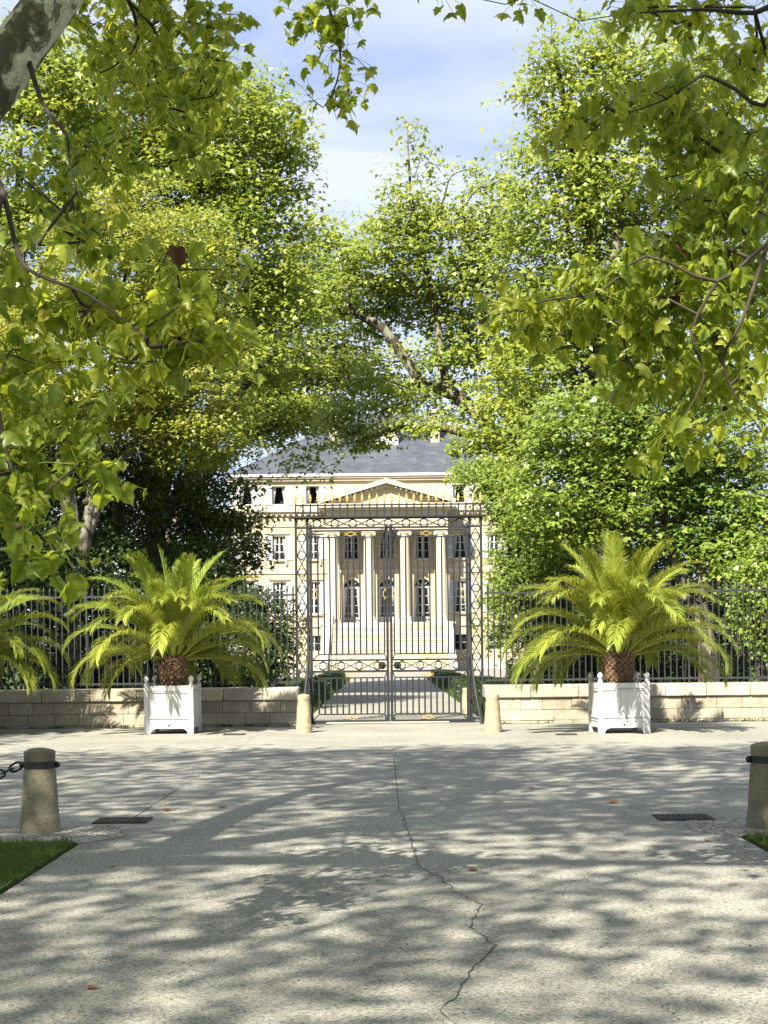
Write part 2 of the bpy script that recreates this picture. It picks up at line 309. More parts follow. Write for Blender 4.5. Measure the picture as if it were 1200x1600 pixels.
class MB:
    def __init__(s): s.v = []; s.f = []
    def add(s, vs, fs):
        b = len(s.v); s.v += [tuple(map(float, q)) for q in vs]; s.f += [tuple(i + b for i in f) for f in fs]; return s
    def box(s, x0, x1, y0, y1, z0, z1):
        return s.add([(x0, y0, z0), (x1, y0, z0), (x1, y1, z0), (x0, y1, z0), (x0, y0, z1), (x1, y0, z1), (x1, y1, z1), (x0, y1, z1)],
                     [(0, 3, 2, 1), (4, 5, 6, 7), (0, 1, 5, 4), (1, 2, 6, 5), (2, 3, 7, 6), (3, 0, 4, 7)])
    def cbox(s, x0, x1, y0, y1, z0, z1, c=0.01, jit=0.0):
        X, Y, Z = (x0, x1), (y0, y1), (z0, z1); vs = []; idx = {}
        for i in (0, 1):
            for j in (0, 1):
                for k in (0, 1):
                    a, b, d = X[i], Y[j], Z[k]
                    ci, cj, ck = (c if i == 0 else -c), (c if j == 0 else -c), (c if k == 0 else -c)
                    r = lambda: random.uniform(-jit, jit)
                    idx[i, j, k, 0] = len(vs); vs.append((a, b + cj + r(), d + ck + r()))
                    idx[i, j, k, 1] = len(vs); vs.append((a + ci + r(), b, d + ck + r()))
                    idx[i, j, k, 2] = len(vs); vs.append((a + ci + r(), b + cj + r(), d))
        q = lambda *t: idx[t]
        fs = []
        fs.append((q(0,0,0,0), q(0,0,1,0), q(0,1,1,0), q(0,1,0,0))); fs.append((q(1,0,0,0), q(1,1,0,0), q(1,1,1,0), q(1,0,1,0)))
        fs.append((q(0,0,0,1), q(1,0,0,1), q(1,0,1,1), q(0,0,1,1))); fs.append((q(0,1,0,1), q(0,1,1,1), q(1,1,1,1), q(1,1,0,1)))
        fs.append((q(0,0,0,2), q(0,1,0,2), q(1,1,0,2), q(1,0,0,2))); fs.append((q(0,0,1,2), q(1,0,1,2), q(1,1,1,2), q(0,1,1,2)))
        for i in (0, 1):
            for j in (0, 1):
                fs.append((q(i,j,0,0), q(i,j,1,0), q(i,j,1,1), q(i,j,0,1)))
                fs.append((q(i,0,j,0), q(i,1,j,0), q(i,1,j,2), q(i,0,j,2)))
                fs.append((q(0,i,j,1), q(1,i,j,1), q(1,i,j,2), q(0,i,j,2)))
                for k in (0, 1): fs.append((q(i,j,k,0), q(i,j,k,1), q(i,j,k,2)))
        return s.add(vs, fs)
    def tube(s, pts, rad, n=6, caps=True, closed=False):
        pts = [Vector(map(float, p)) for p in pts]; m = len(pts)
        rr = rad if hasattr(rad, '__len__') else [rad] * m
        vs = []; fs = []; up = None
        for i, p in enumerate(pts):
            a = pts[(i - 1) % m] if (closed or i > 0) else p; b = pts[(i + 1) % m] if (closed or i < m - 1) else p
            d = (b - a).normalized()
            if up is None:
                up = Vector((0, 0, 1)) if abs(d.z) < 0.9 else Vector((0, 1, 0))
            u = (up - d * up.dot(d))
            u = u.normalized() if u.length > 1e-6 else d.orthogonal().normalized()
            up = u; v = d.cross(u)
            for k in range(n):
                t = 2 * math.pi * (k + 0.5) / n
                vs.append(p + u * (math.cos(t) * rr[i]) + v * (math.sin(t) * rr[i]))
        for i in range(m if closed else m - 1):
            j = (i + 1) % m
            for k in range(n):
                l = (k + 1) % n
                fs.append((i * n + k, i * n + l, j * n + l, j * n + k))
        if caps and not closed:
            fs.append(tuple(range(n))[::-1]); fs.append(tuple((m - 1) * n + k for k in range(n)))
        return s.add(vs, fs)
    def bar(s, a, b, w, d=None):
        d = d or w
        a, b = Vector(map(float, a)), Vector(map(float, b)); t = (b - a).normalized()
        up = Vector((0, 1, 0)) if abs(t.y) < 0.9 else Vector((0, 0, 1))
        v = (up - t * up.dot(t)).normalized(); u = t.cross(v)
        vs = [q + u * (su * w / 2) + v * (sv * d / 2) for q in (a, b) for su, sv in ((-1, -1), (1, -1), (1, 1), (-1, 1))]
        return s.add(vs, [(0, 3, 2, 1), (4, 5, 6, 7), (0, 1, 5, 4), (1, 2, 6, 5), (2, 3, 7, 6), (3, 0, 4, 7)])
    def lathe(s, prof, n=16, c=(0, 0, 0), wob=0.0):
        vs = []; fs = []; m = len(prof)
        for r, z in prof:
            for k in range(n):
                t = 2 * math.pi * k / n; q = r * (1 + (random.uniform(-wob, wob) if wob else 0))
                vs.append((c[0] + q * math.cos(t), c[1] + q * math.sin(t), c[2] + z))
        for i in range(m - 1):
            for k in range(n):
                l = (k + 1) % n; fs.append((i * n + k, i * n + l, (i + 1) * n + l, (i + 1) * n + k))
        fs.append(tuple(range(n))[::-1]); fs.append(tuple((m - 1) * n + k for k in range(n)))
        return s.add(vs, fs)
    def prism(s, poly, y0, y1):          # polygon in x,z extruded along y
        n = len(poly)
        vs = [(x, y0, z) for x, z in poly] + [(x, y1, z) for x, z in poly]
        return s.add(vs, [tuple(range(n)), tuple(range(n, 2 * n))[::-1]] + [(i, i + n, (i + 1) % n + n, (i + 1) % n) for i in range(n)])
    def ring(s, c, r, t, n=14, rz=None, k=4):   # ring in x-z plane
        rz = rz or r
        return s.tube([(c[0] + r * math.cos(2 * math.pi * i / n), c[1], c[2] + rz * math.sin(2 * math.pi * i / n)) for i in range(n)], t, k, closed=True)
    def mesh(s, name, mat, smooth=None):
        me = bpy.data.meshes.new(name); me.from_pydata(s.v, [], s.f)
        if mat: me.materials.append(MATS[mat])
        bm = bmesh.new(); bm.from_mesh(me); bmesh.ops.recalc_face_normals(bm, faces=bm.faces); bm.to_mesh(me); bm.free()
        if smooth is not None:
            me.polygons.foreach_set('use_smooth', [True] * len(me.polygons)); me.set_sharp_from_angle(angle=R(smooth))
        me.update(); return me
    def build(s, name, mat, parent=None, loc=None, smooth=None):
        return new_obj(name, s.mesh(name, mat, smooth), parent, loc)

class NB:                                        # numpy bulk mesh
    def __init__(s): s.v = []; s.f = []; s.n = 0
    def add(s, v, f):
        s.v.append(np.asarray(v, dtype=np.float32).reshape(-1, 3)); s.f.append(np.asarray(f, dtype=np.int32) + s.n); s.n += len(s.v[-1])
    def mesh(s, name, mat, smooth=False):
        me = bpy.data.meshes.new(name); V = np.concatenate(s.v)
        me.vertices.add(len(V)); me.vertices.foreach_set('co', V.ravel())
        tot = np.concatenate([np.full(len(f), f.shape[1], dtype=np.int32) for f in s.f]); loops = np.concatenate([f.ravel() for f in s.f])
        start = np.concatenate(([0], np.cumsum(tot)[:-1])).astype(np.int32)
        me.loops.add(len(loops)); me.loops.foreach_set('vertex_index', loops)
        me.polygons.add(len(tot)); me.polygons.foreach_set('loop_start', start); me.polygons.foreach_set('loop_total', tot)
        if smooth: me.polygons.foreach_set('use_smooth', np.ones(len(tot), dtype=bool))
        me.materials.append(MATS[mat]); me.update(calc_edges=True); return me
    def build(s, name, mat, parent=None, loc=None, smooth=False): return new_obj(name, s.mesh(name, mat, smooth), parent, loc)

def np_tube(nb, pts, rad, n):
    pts = np.asarray(pts, dtype=float); m = len(pts)
    d = np.gradient(pts, axis=0); d /= np.linalg.norm(d, axis=1)[:, None] + 1e-9
    ref = np.array((0.31, 0.9, 0.3)) if abs(d[0] @ np.array((0.31, 0.9, 0.3))) < 0.9 else np.array((0.9, 0.1, 0.42))
    u = ref - d * (d @ ref)[:, None]; u /= np.linalg.norm(u, axis=1)[:, None] + 1e-9
    v = np.cross(d, u); t = 2 * np.pi * np.arange(n) / n
    V = pts[:, None] + np.asarray(rad)[:, None, None] * (u[:, None] * np.cos(t)[None, :, None] + v[:, None] * np.sin(t)[None, :, None])
    i = np.arange(m - 1)[:, None] * n; k = np.arange(n)[None]; l = (k + 1) % n
    nb.add(V.reshape(-1, 3), np.stack([i + k, i + l, i + n + l, i + n + k], -1).reshape(-1, 4))

# leaf templates: x across, y along the blade, z fold
LEAF_BIG = (np.array([(0, 0, 0), (0, .36, .04), (0, 1, -.20), (.34, -.08, -.12), (.36, .13, -.08), (.56, .36, -.22), (.31, .50, -.10),
                      (-.34, -.08, -.12), (-.36, .13, -.08), (-.56, .36, -.22), (-.31, .50, -.10)]),
            np.array([(0, 3, 4), (0, 4, 1), (1, 4, 5), (1, 5, 6), (1, 6, 2), (0, 8, 7), (0, 1, 8), (1, 9, 8), (1, 10, 9), (1, 2, 10)]))
_h = [(.20, -.12, -.06), (.36, -.07, -.13), (.40, .06, -.12), (.34, .13, -.07), (.48, .21, -.15), (.57, .37, -.24), (.42, .41, -.15), (.31, .49, -.10), (.27, .66, -.13), (.10, .80, -.12)]
LEAF_FINE = (np.array([(0, 0, 0), (0, .36, .04), (0, .68, -.05), (0, 1, -.22)] + _h + [(-x * .96, y + .015, z) for x, y, z in _h]),
             np.array([t for o, f in ((4, 0), (14, 1)) for t in ([(0, o, o + 1), (0, o + 1, o + 2), (0, o + 2, o + 3), (0, o + 3, 1), (1, o + 3, o + 4), (1, o + 4, o + 5), (1, o + 5, o + 6), (1, o + 6, o + 7), (1, o + 7, 2), (2, o + 7, o + 8), (2, o + 8, o + 9), (2, o + 9, 3)])]))
LEAF_SMALL = (np.array([(0, 0, 0), (.48, .24, -.10), (.22, .46, -.03), (0, 1, -.12), (-.22, .46, -.03), (-.48, .24, -.10)]),
              np.array([(0, 1, 2), (0, 2, 3), (0, 3, 4), (0, 4, 5)]))
LEAF_OVAL = (np.array([(0, 0, 0), (.26, .45, -.06), (0, 1, -.08), (-.26, .45, -.06)]), np.array([(0, 1, 2), (0, 2, 3)]))
def norm(a): return a / (np.linalg.norm(a, axis=-1, keepdims=True) + 1e-9)
def add_leaves(nb, pos, d, nrm, size, tpl):
    V, Fc = tpl; d = norm(d); nrm = norm(nrm - d * np.sum(nrm * d, -1, keepdims=True)); s = np.cross(d, nrm)
    size = np.asarray(size)[:, None, None]
    cv = rng.uniform(-.4, 2.0, len(pos))[:, None, None]; wd = rng.uniform(.8, 1.15, len(pos))[:, None, None]
    W = pos[:, None] + size * (V[None, :, 0:1] * wd * s[:, None] + V[None, :, 1:2] * d[:, None] + V[None, :, 2:3] * cv * nrm[:, None])
    nb.add(W.reshape(-1, 3), (np.arange(len(pos))[:, None, None] * len(V) + Fc[None]).reshape(-1, 3))

class Tree:
    """skeleton nodes grown towards attractor points, then meshed as limbs and leaves"""
    def __init__(s): s.p = []; s.par = []; s.chains = []; s.fix = {}
    def limb(s, pts, radii, attach=None):
        ids = [] if attach is None else [attach]
        pts = np.asarray(pts, float); fine = []; fr = []
        for i in range(len(pts) - 1):
            k = max(3, int(np.linalg.norm(pts[i + 1] - pts[i]) / 0.22))
            for j in range(k):
                t = j / k
                p0, p1, p2, p3 = pts[max(i - 1, 0)], pts[i], pts[i + 1], pts[min(i + 2, len(pts) - 1)]
                fine.append(0.5 * (2 * p1 + (p2 - p0) * t + (2 * p0 - 5 * p1 + 4 * p2 - p3) * t * t + (3 * p1 - p0 - 3 * p2 + p3) * t ** 3)); fr.append(radii[i] * (1 - t) + radii[i + 1] * t)
        fine.append(pts[-1]); fr.append(radii[-1])
        for q, r in zip(fine, fr):
            s.p.append(q); s.par.append(ids[-1] if ids else -1); ids.append(len(s.p) - 1); s.fix[ids[-1]] = r
        s.chains.append(ids); return ids
    def near(s, q): return int(np.argmin(np.sum((np.asarray(s.p) - q) ** 2, 1)))
    def grow(s, att, step=0.55, wander=0.12, sag=0.0, min_z=None):
        att = np.asarray(att, float); base = np.asarray(s.p)
        d0 = np.array([np.min(np.sum((base - a) ** 2, 1)) for a in att])
        order = np.argsort(d0); P_ = np.zeros((len(base) + len(att) * 14, 3)); n = len(base); P_[:n] = base
        tips = []
        for a in att[order]:
            dv = P_[:n] - a; dist = np.sqrt(np.sum(dv * dv, 1)); cost = dist + 0.55 * np.maximum(0, dv[:, 2])
            b = int(np.argmin(cost)); st = P_[b].copy(); L_ = dist[b]; k = int(min(12, max(1, L_ / step)))
            ids = [b]; side = rng.normal(size=3) * wander * L_
            for j in range(1, k + 1):
                t = j / k; q = st + (a - st) * t + side * math.sin(math.pi * t) + np.array((0, 0, -sag * L_ * math.sin(math.pi * t))) + (rng.normal(size=3) * wander * 0.12 if j < k else 0)
                P_[n] = q; s.p.append(q); s.par.append(ids[-1]); ids.append(n); n += 1
            s.chains.append(ids); tips.append(ids[-1])
        return [s.p[i] for i in tips]
    def mesh_limbs(s, nb_thick, nb_thin, r_tip=0.007, expo=0.5, split=0.05):
        n = len(s.p); cnt = np.zeros(n); kids = np.zeros(n, int)
        for i in range(n):
            if s.par[i] >= 0: kids[s.par[i]] += 1
        cnt[kids == 0] = 1
        for i in range(n - 1, -1, -1):
            if s.par[i] >= 0: cnt[s.par[i]] += cnt[i]
        rad = r_tip * np.maximum(cnt, 1) ** expo; Pn = np.asarray(s.p)
        for i, r in s.fix.items(): rad[i] = max(r, 0)
        for c in s.chains:
            rr = rad[c].copy()
            if c is not s.chains[0]: rr[0] = rr[1] * 1.12
            mxr = rr.max(); k = 12 if mxr > 0.15 else 8 if mxr > 0.06 else 5 if mxr > 0.02 else 3
            np_tube(nb_thick if mxr > split else nb_thin, Pn[c], rr, k)

def ell_points(ells, n_per_m3=None, total=None, inner=0.45):
    """ells: list of (centre, radii); points biased to the outer shell"""
    vol = np.array([np.prod(e[1]) ** (2 / 3) for e in ells]); cnt = np.maximum(2, (total * vol / vol.sum())).astype(int); pts = []
    for (c, r), k in zip(ells, cnt):
        v = norm(rng.normal(size=(k, 3))); rad = (inner ** 3 + (1 - inner ** 3) * rng.random(k)) ** (1 / 3)
        pts.append(np.asarray(c) + v * rad[:, None] * np.asarray(r))
    return np.concatenate(pts)
def clumps(nb, cents, per, spread, flat, size, tpl, axis_c=None, droop=0.35, up=0.8, jitter=0.9):
    c = np.repeat(np.asarray(cents), per, 0); k = len(c)
    cs = np.repeat(rng.uniform(0.5, 1.5, len(cents)), per)[:, None]
    off = np.clip(rng.normal(size=(k, 3)), -1.55, 1.55) * np.array((spread, spread, spread * flat)) * cs
    pos = c + off; outw = norm(off * np.array((1, 1, 0.3)) + rng.normal(size=(k, 3)) * 0.2)
    if axis_c is not None: outw = outw + 0.5 * norm((pos - axis_c) * np.array((1, 1, 0.4)))
    d = outw + rng.normal(size=(k, 3)) * 0.45 + np.array((0, 0, -droop))
    nrm = np.array((0, 0, up)) + np.array(sd) * 0.85 + rng.normal(size=(k, 3)) * jitter * 0.55 + outw * 0.25
    add_leaves(nb, pos, d, nrm, size * rng.uniform(0.45, 1.25, k), tpl)

# ------------------------------------------------------------------ the ground
def sheet(name, poly, z, mat, kind='structure', parent=None):
    me = MB().add([(x, y, z) for x, y in poly], [tuple(range(len(poly)))]).mesh(name, mat)
    o = new_obj(name, me, parent)
    if kind and parent is None: tag(o, kind=kind)
    return o
sheet('ground', [(-900, -300), (900, -300), (900, 1500), (-900, 1500)], -0.03, 'lawn_soil')
LAWN_L, LAWN_R, LAWN_D, GRAV_D = -2.54, 2.93, 12.75, 14.0
pave = sheet('pavement', [(LAWN_L, -20), (LAWN_R, -20), (LAWN_R, GRAV_D), (40, GRAV_D), (40, 33.4), (-40, 33.4), (-40, GRAV_D), (LAWN_L, GRAV_D)], 0.0, 'exposed_aggregate')
sheet('gravel_strip', [(-40, LAWN_D), (LAWN_L + .01, LAWN_D), (LAWN_L + .3, LAWN_D + .45), (LAWN_L + .1, GRAV_D), (-40, GRAV_D)], 0.004, 'gravel')
tag(sheet('gravel_strip', [(LAWN_R - .01, LAWN_D), (40, LAWN_D), (40, GRAV_D), (LAWN_R - .2, GRAV_D), (LAWN_R - .3, LAWN_D + .45)], 0.004, 'gravel'), kind='structure')
for x0_, x1_ in ((-40, -3.4), (3.8, 40)):
    tag(sheet('shade_sheet', [(x0_, 33), (x1_, 33), (x1_, 62), (x0_, 62)], -0.02, 'soil'), kind='structure')  # dark soil-coloured sheets added to stand for the shade under the trees
DRX0, DRX1 = -1.75, 2.15
sheet('gate_drive', [(DRX0, 33.4), (DRX1, 33.4), (DRX1, 80), (DRX0, 80)], 0.0, 'exposed_aggregate')
sheet('chateau_forecourt', [(-13, 80), (13, 80), (13, 150), (-13, 150)], 0.0, 'gravel')

def strip(name, pts, wid, mat, parent, jit=0.0):
    vs = []; fs = []
    for i, p in enumerate(pts):
        a, b = np.array(pts[max(i - 1, 0)][:2]), np.array(pts[min(i + 1, len(pts) - 1)][:2])
        d = norm(b - a); nn = np.array((-d[1], d[0])); ww = wid * random.uniform(1 - jit, 1 + jit) / 2
        if i in (0, len(pts) - 1): ww *= 0.3
        vs += [(p[0] + nn[0] * ww, p[1] + nn[1] * ww, 0.004), (p[0] - nn[0] * ww, p[1] - nn[1] * ww, 0.004)]
    fs = [(2 * i, 2 * i + 1, 2 * i + 3, 2 * i + 2) for i in range(len(pts) - 1)]
    MB().add(vs, fs).build(name, mat, parent)
def wiggle(pts, step, amp):
    o = []
    for a, b in zip(pts[:-1], pts[1:]):
        k = max(2, int(np.linalg.norm(b - a) / step))
        for j in range(k):
            q = a + (b - a) * j / k; o.append(q + np.array((random.uniform(-amp, amp), random.uniform(-amp, amp), 0)))
    o.append(pts[-1]); return o
crk = [G(x, y) for x, y in ((628, 1272), (645, 1320), (655, 1355), (690, 1372), (708, 1392), (752, 1414), (735, 1450), (772, 1478), (735, 1520), (716, 1555), (690, 1580), (712, 1600))] + [np.array((0.25, 5.6, 0))]
strip('crack', wiggle(crk, 0.07, 0.016), 0.008, 'joint_filler', pave, 0.7)
strip('crack', wiggle([G(690, 1372), G(680, 1366)], 0.04, 0.006), 0.008, 'joint_filler', pave, 0.6)
strip('expansion_joint', [G(628, 1272)] + [np.array((0.13, d, 0)) for d in np.linspace(15.2, 22.5, 14)], 0.008, 'joint_filler', pave, 0.35)
strip('expansion_joint', [np.array((0.13, d, 0)) for d in np.linspace(22.5, 32.4, 12)], 0.008, 'joint_pale', pave, 0.35)
strip('expansion_joint', wiggle([np.array((-2.41, 14.5, 0)), np.array((-2.38, 18.0, 0))], 0.35, 0.004), 0.010, 'joint_filler', pave, 0.6)
strip('expansion_joint', wiggle([np.array((-2.38, 18.0, 0)), np.array((-2.38, 31.5, 0))], 0.7, 0.004), 0.007, 'joint_pale', pave, 0.5)
strip('expansion_joint', wiggle([np.array((2.77, 14.5, 0)), np.array((2.80, 31.5, 0))], 0.7, 0.004), 0.006, 'joint_pale', pave, 0.5)
strip('expansion_joint', wiggle([np.array((-16, 27.0, 0)), np.array((16, 27.0, 0))], 0.9, 0.003), 0.005, 'joint_pale', pave, 0.3)
# loose grit on the pavement
nbg = NB(); k = 2600
pos = np.stack([rng.uniform(-3.4, 3.4, k), 5.2 + 16 * rng.random(k) ** 1.6, np.full(k, 0.004)], 1)
edge = rng.random(k) < 0.45; pos[edge, 0] = np.where(rng.random(edge.sum()) < .5, LAWN_L + np.abs(rng.normal(size=edge.sum())) * .12, LAWN_R - np.abs(rng.normal(size=edge.sum())) * .12); pos[edge, 1] = rng.uniform(5.5, 14.5, edge.sum())
add_leaves(nbg, pos, norm(rng.normal(size=(k, 3)) * np.array((1, 1, .2))), np.array((0, 0, 1.)) + rng.normal(size=(k, 3)) * .5, rng.uniform(.008, .022, k), LEAF_OVAL)
tag(nbg.build('grit', 'soil'), 'dark grit and leaf crumbs scattered over the driveway', 'grit', kind='stuff')

# lawns beside the driveway
def lawn(x0, x1, y0, y1):
    m = MB().add([(x0, y0, -0.02), (x1, y0, -0.02), (x1, y1, -0.02), (x0, y1, -0.02), (x0, y0, .02), (x1, y0, .02), (x1, y1, .02), (x0, y1, .02)],
                 [(4, 5, 6, 7), (0, 1, 5, 4), (1, 2, 6, 5), (2, 3, 7, 6), (3, 0, 4, 7)])
    return tag(m.build('lawn', 'lawn_soil'), kind='structure')
lawn(-40, LAWN_L - .03, -20, LAWN_D); lawn(LAWN_R + .03, 40, -20, LAWN_D)
def grass(x0, x1, y0, y1, n, label, h=0.06, z=0.015, ragged=False):
    nb = NB(); pos = np.stack([rng.uniform(x0, x1, n), rng.uniform(y0, y1, n), np.full(n, z)], 1)
    if ragged:
        e_ = .10 * np.abs(np.sin(pos[:, 1] * 5.1 + 1) * np.sin(pos[:, 1] * 13.7) + .5 * np.sin(pos[:, 1] * 37)); lim = (pos[:, 0] > x1 - .06 + e_ * .9 - .06) if x1 < 0 else (pos[:, 0] < x0 + .06 - e_ * .9 + .06)
        e2 = .08 * np.abs(np.sin(pos[:, 0] * 6.3) + .6 * np.sin(pos[:, 0] * 17)); lim |= pos[:, 1] > y1 - e2
        pos[lim, 2] -= .08
    d = np.array((0, 0, 1.)) + rng.normal(size=(n, 3)) * 0.4; d[:, 2] = np.abs(d[:, 2]) + .25
    tpl = (np.array([(-.07, 0, 0), (.07, 0, 0), (.05, .55, .05), (0, 1, .22), (-.05, .55, .05)]), np.array([(0, 1, 2), (0, 2, 4), (4, 2, 3)]))
    add_leaves(nb, pos, d, rng.normal(size=(n, 3)) + np.array((0, 0, .1)), h * rng.uniform(.5, 1.4, n), tpl)
    return tag(nb.build('grass', 'grass_blade'), label, 'grass', kind='stuff')
grass(-4.6, LAWN_L + .02, 8.0, LAWN_D + .03, 30000, 'short green grass beside the chained stone bollard on the left', .05, .015, True)
grass(LAWN_R - .02, 4.6, 9.0, LAWN_D + .03, 22000, 'short green grass beside the stone bollard at the right edge', .05, .015, True)
# park lawns inside the gate
for x0, x1, lab in ((-5, DRX0, 'park grass left of the drive behind the gate'), (DRX1, 5.4, 'park grass right of the drive behind the gate')):
    grass(x0, x1, 34, 79, 26000, lab, 0.16, -0.03)

# ------------------------------------------------------------------ chateau
CD = 112.0; cs = CD / F_PX; CX = (606.0 - 600) * cs
zz = lambda y: CAM_H + (HORIZON - y) * cs
ch = thing('chateau', 'cream limestone chateau with columned portico and slate roof beyond the gate', 'chateau', (CX, CD, 0))
HW, DEP = 11.25, 18.0
EAVE = zz(744.5)
bays = [-10.16, -7.83, -5.35, -2.58, 0.0, 2.58, 5.35, 7.83, 10.16]
wins = []   # (x, z0, z1, w, kind)
for i, x in enumerate(bays):
    if abs(x) > 5:
        wins += [(x, zz(787), zz(758), .98, 'top'), (x, zz(873), zz(836), .96, 'mid'), (x, zz(958), zz(908), .96, 'low'), (x, zz(1017), zz(992), .98, 'base')]
    else:
        wins += [(x, zz(873), zz(835), .98, 'porch'), (x, 3.30, 6.62, 1.26, 'arch')]
def wall_mesh(x0, x1, z0, z1, ops, reveal):
    xs = sorted({x0, x1} | {o[0] for o in ops} | {o[1] for o in ops}); zs = sorted({z0, z1} | {o[2] for o in ops} | {o[3] for o in ops}); m = MB()
    for a, b in zip(xs[:-1], xs[1:]):
        for c, d in zip(zs[:-1], zs[1:]):
            mx_, mz_ = (a + b) / 2, (c + d) / 2
            if not any(o[0] < mx_ < o[1] and o[2] < mz_ < o[3] for o in ops): m.add([(a, 0, c), (b, 0, c), (b, 0, d), (a, 0, d)], [(0, 1, 2, 3)])
    for a, b, c, d in ops:
        m.add([(a, 0, c), (b, 0, c), (b, 0, d), (a, 0, d), (a, reveal, c), (b, reveal, c), (b, reveal, d), (a, reveal, d)], [(0, 1, 5, 4), (1, 2, 6, 5), (2, 3, 7, 6), (3, 0, 4, 7)])
    return m
ops = [(x - w_ / 2, x + w_ / 2, a, b) for x, a, b, w_, k in wins]
wm = wall_mesh(-HW, HW, 0, EAVE - .3, ops, 0.35)
wm.add([(-HW, 0, 0), (-HW, DEP, 0), (-HW, DEP, EAVE - .3), (-HW, 0, EAVE - .3)], [(0, 1, 2, 3)]); wm.add([(HW, 0, 0), (HW, DEP, 0), (HW, DEP, EAVE - .3), (HW, 0, EAVE - .3)], [(0, 1, 2, 3)])
wm.add([(-HW, DEP, 0), (HW, DEP, 0), (HW, DEP, EAVE - .3), (-HW, DEP, EAVE - .3)], [(0, 1, 2, 3)])
me = wm.mesh('wall', 'facade_limestone'); new_obj('wall', me, ch)
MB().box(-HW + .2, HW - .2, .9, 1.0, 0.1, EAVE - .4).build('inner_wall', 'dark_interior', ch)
def trim(name, z0, z1, out, mat='chateau_trim', x=HW):
    m = MB(); m.box(-x - out, x + out, -out, 0.05, z0, z1); m.box(-x - out, -x + .02, .05, DEP, z0, z1); m.box(x - .02, x + out, .05, DEP, z0, z1)
    return m.build(name, mat, ch)
trim('plinth', 0, .55, .12); trim('string_course', 3.15, 3.4, .10); trim('string_course', zz(895), zz(889), .08)
trim('architrave', zz(822), zz(818), .06); trim('cornice', zz(799), zz(794), .38); trim('cornice', zz(803), zz(799.2), .22); trim('blocking_course', zz(794), zz(790), .18)
trim('eave_moulding', EAVE - .30, EAVE - .12, .22); trim('eave_cornice', EAVE - .12, EAVE + .02, .34)
g_ = trim('gutter', EAVE + .02, EAVE + .2, .44, 'zinc')
m = MB()
for x in np.arange(-HW - .1, HW + .2, .42):
    if abs(x) > 4.9: m.box(x - .09, x + .09, -.34, -.2, zz(805.5), zz(803))
tag(m.build('modillion_row', 'chateau_trim', ch), kind='stuff')
for s in (-1, 1):      # corner quoins
    for k in range(14):
        ww = .8 if k % 2 else .55; z0 = .56 + k * .69
        MB().cbox(s * (HW - ww) if s > 0 else -HW - .03, HW + .03 if s > 0 else -HW + ww, -.03, .2, z0, z0 + .665, .015).build('quoin', 'chateau_trim', ch)

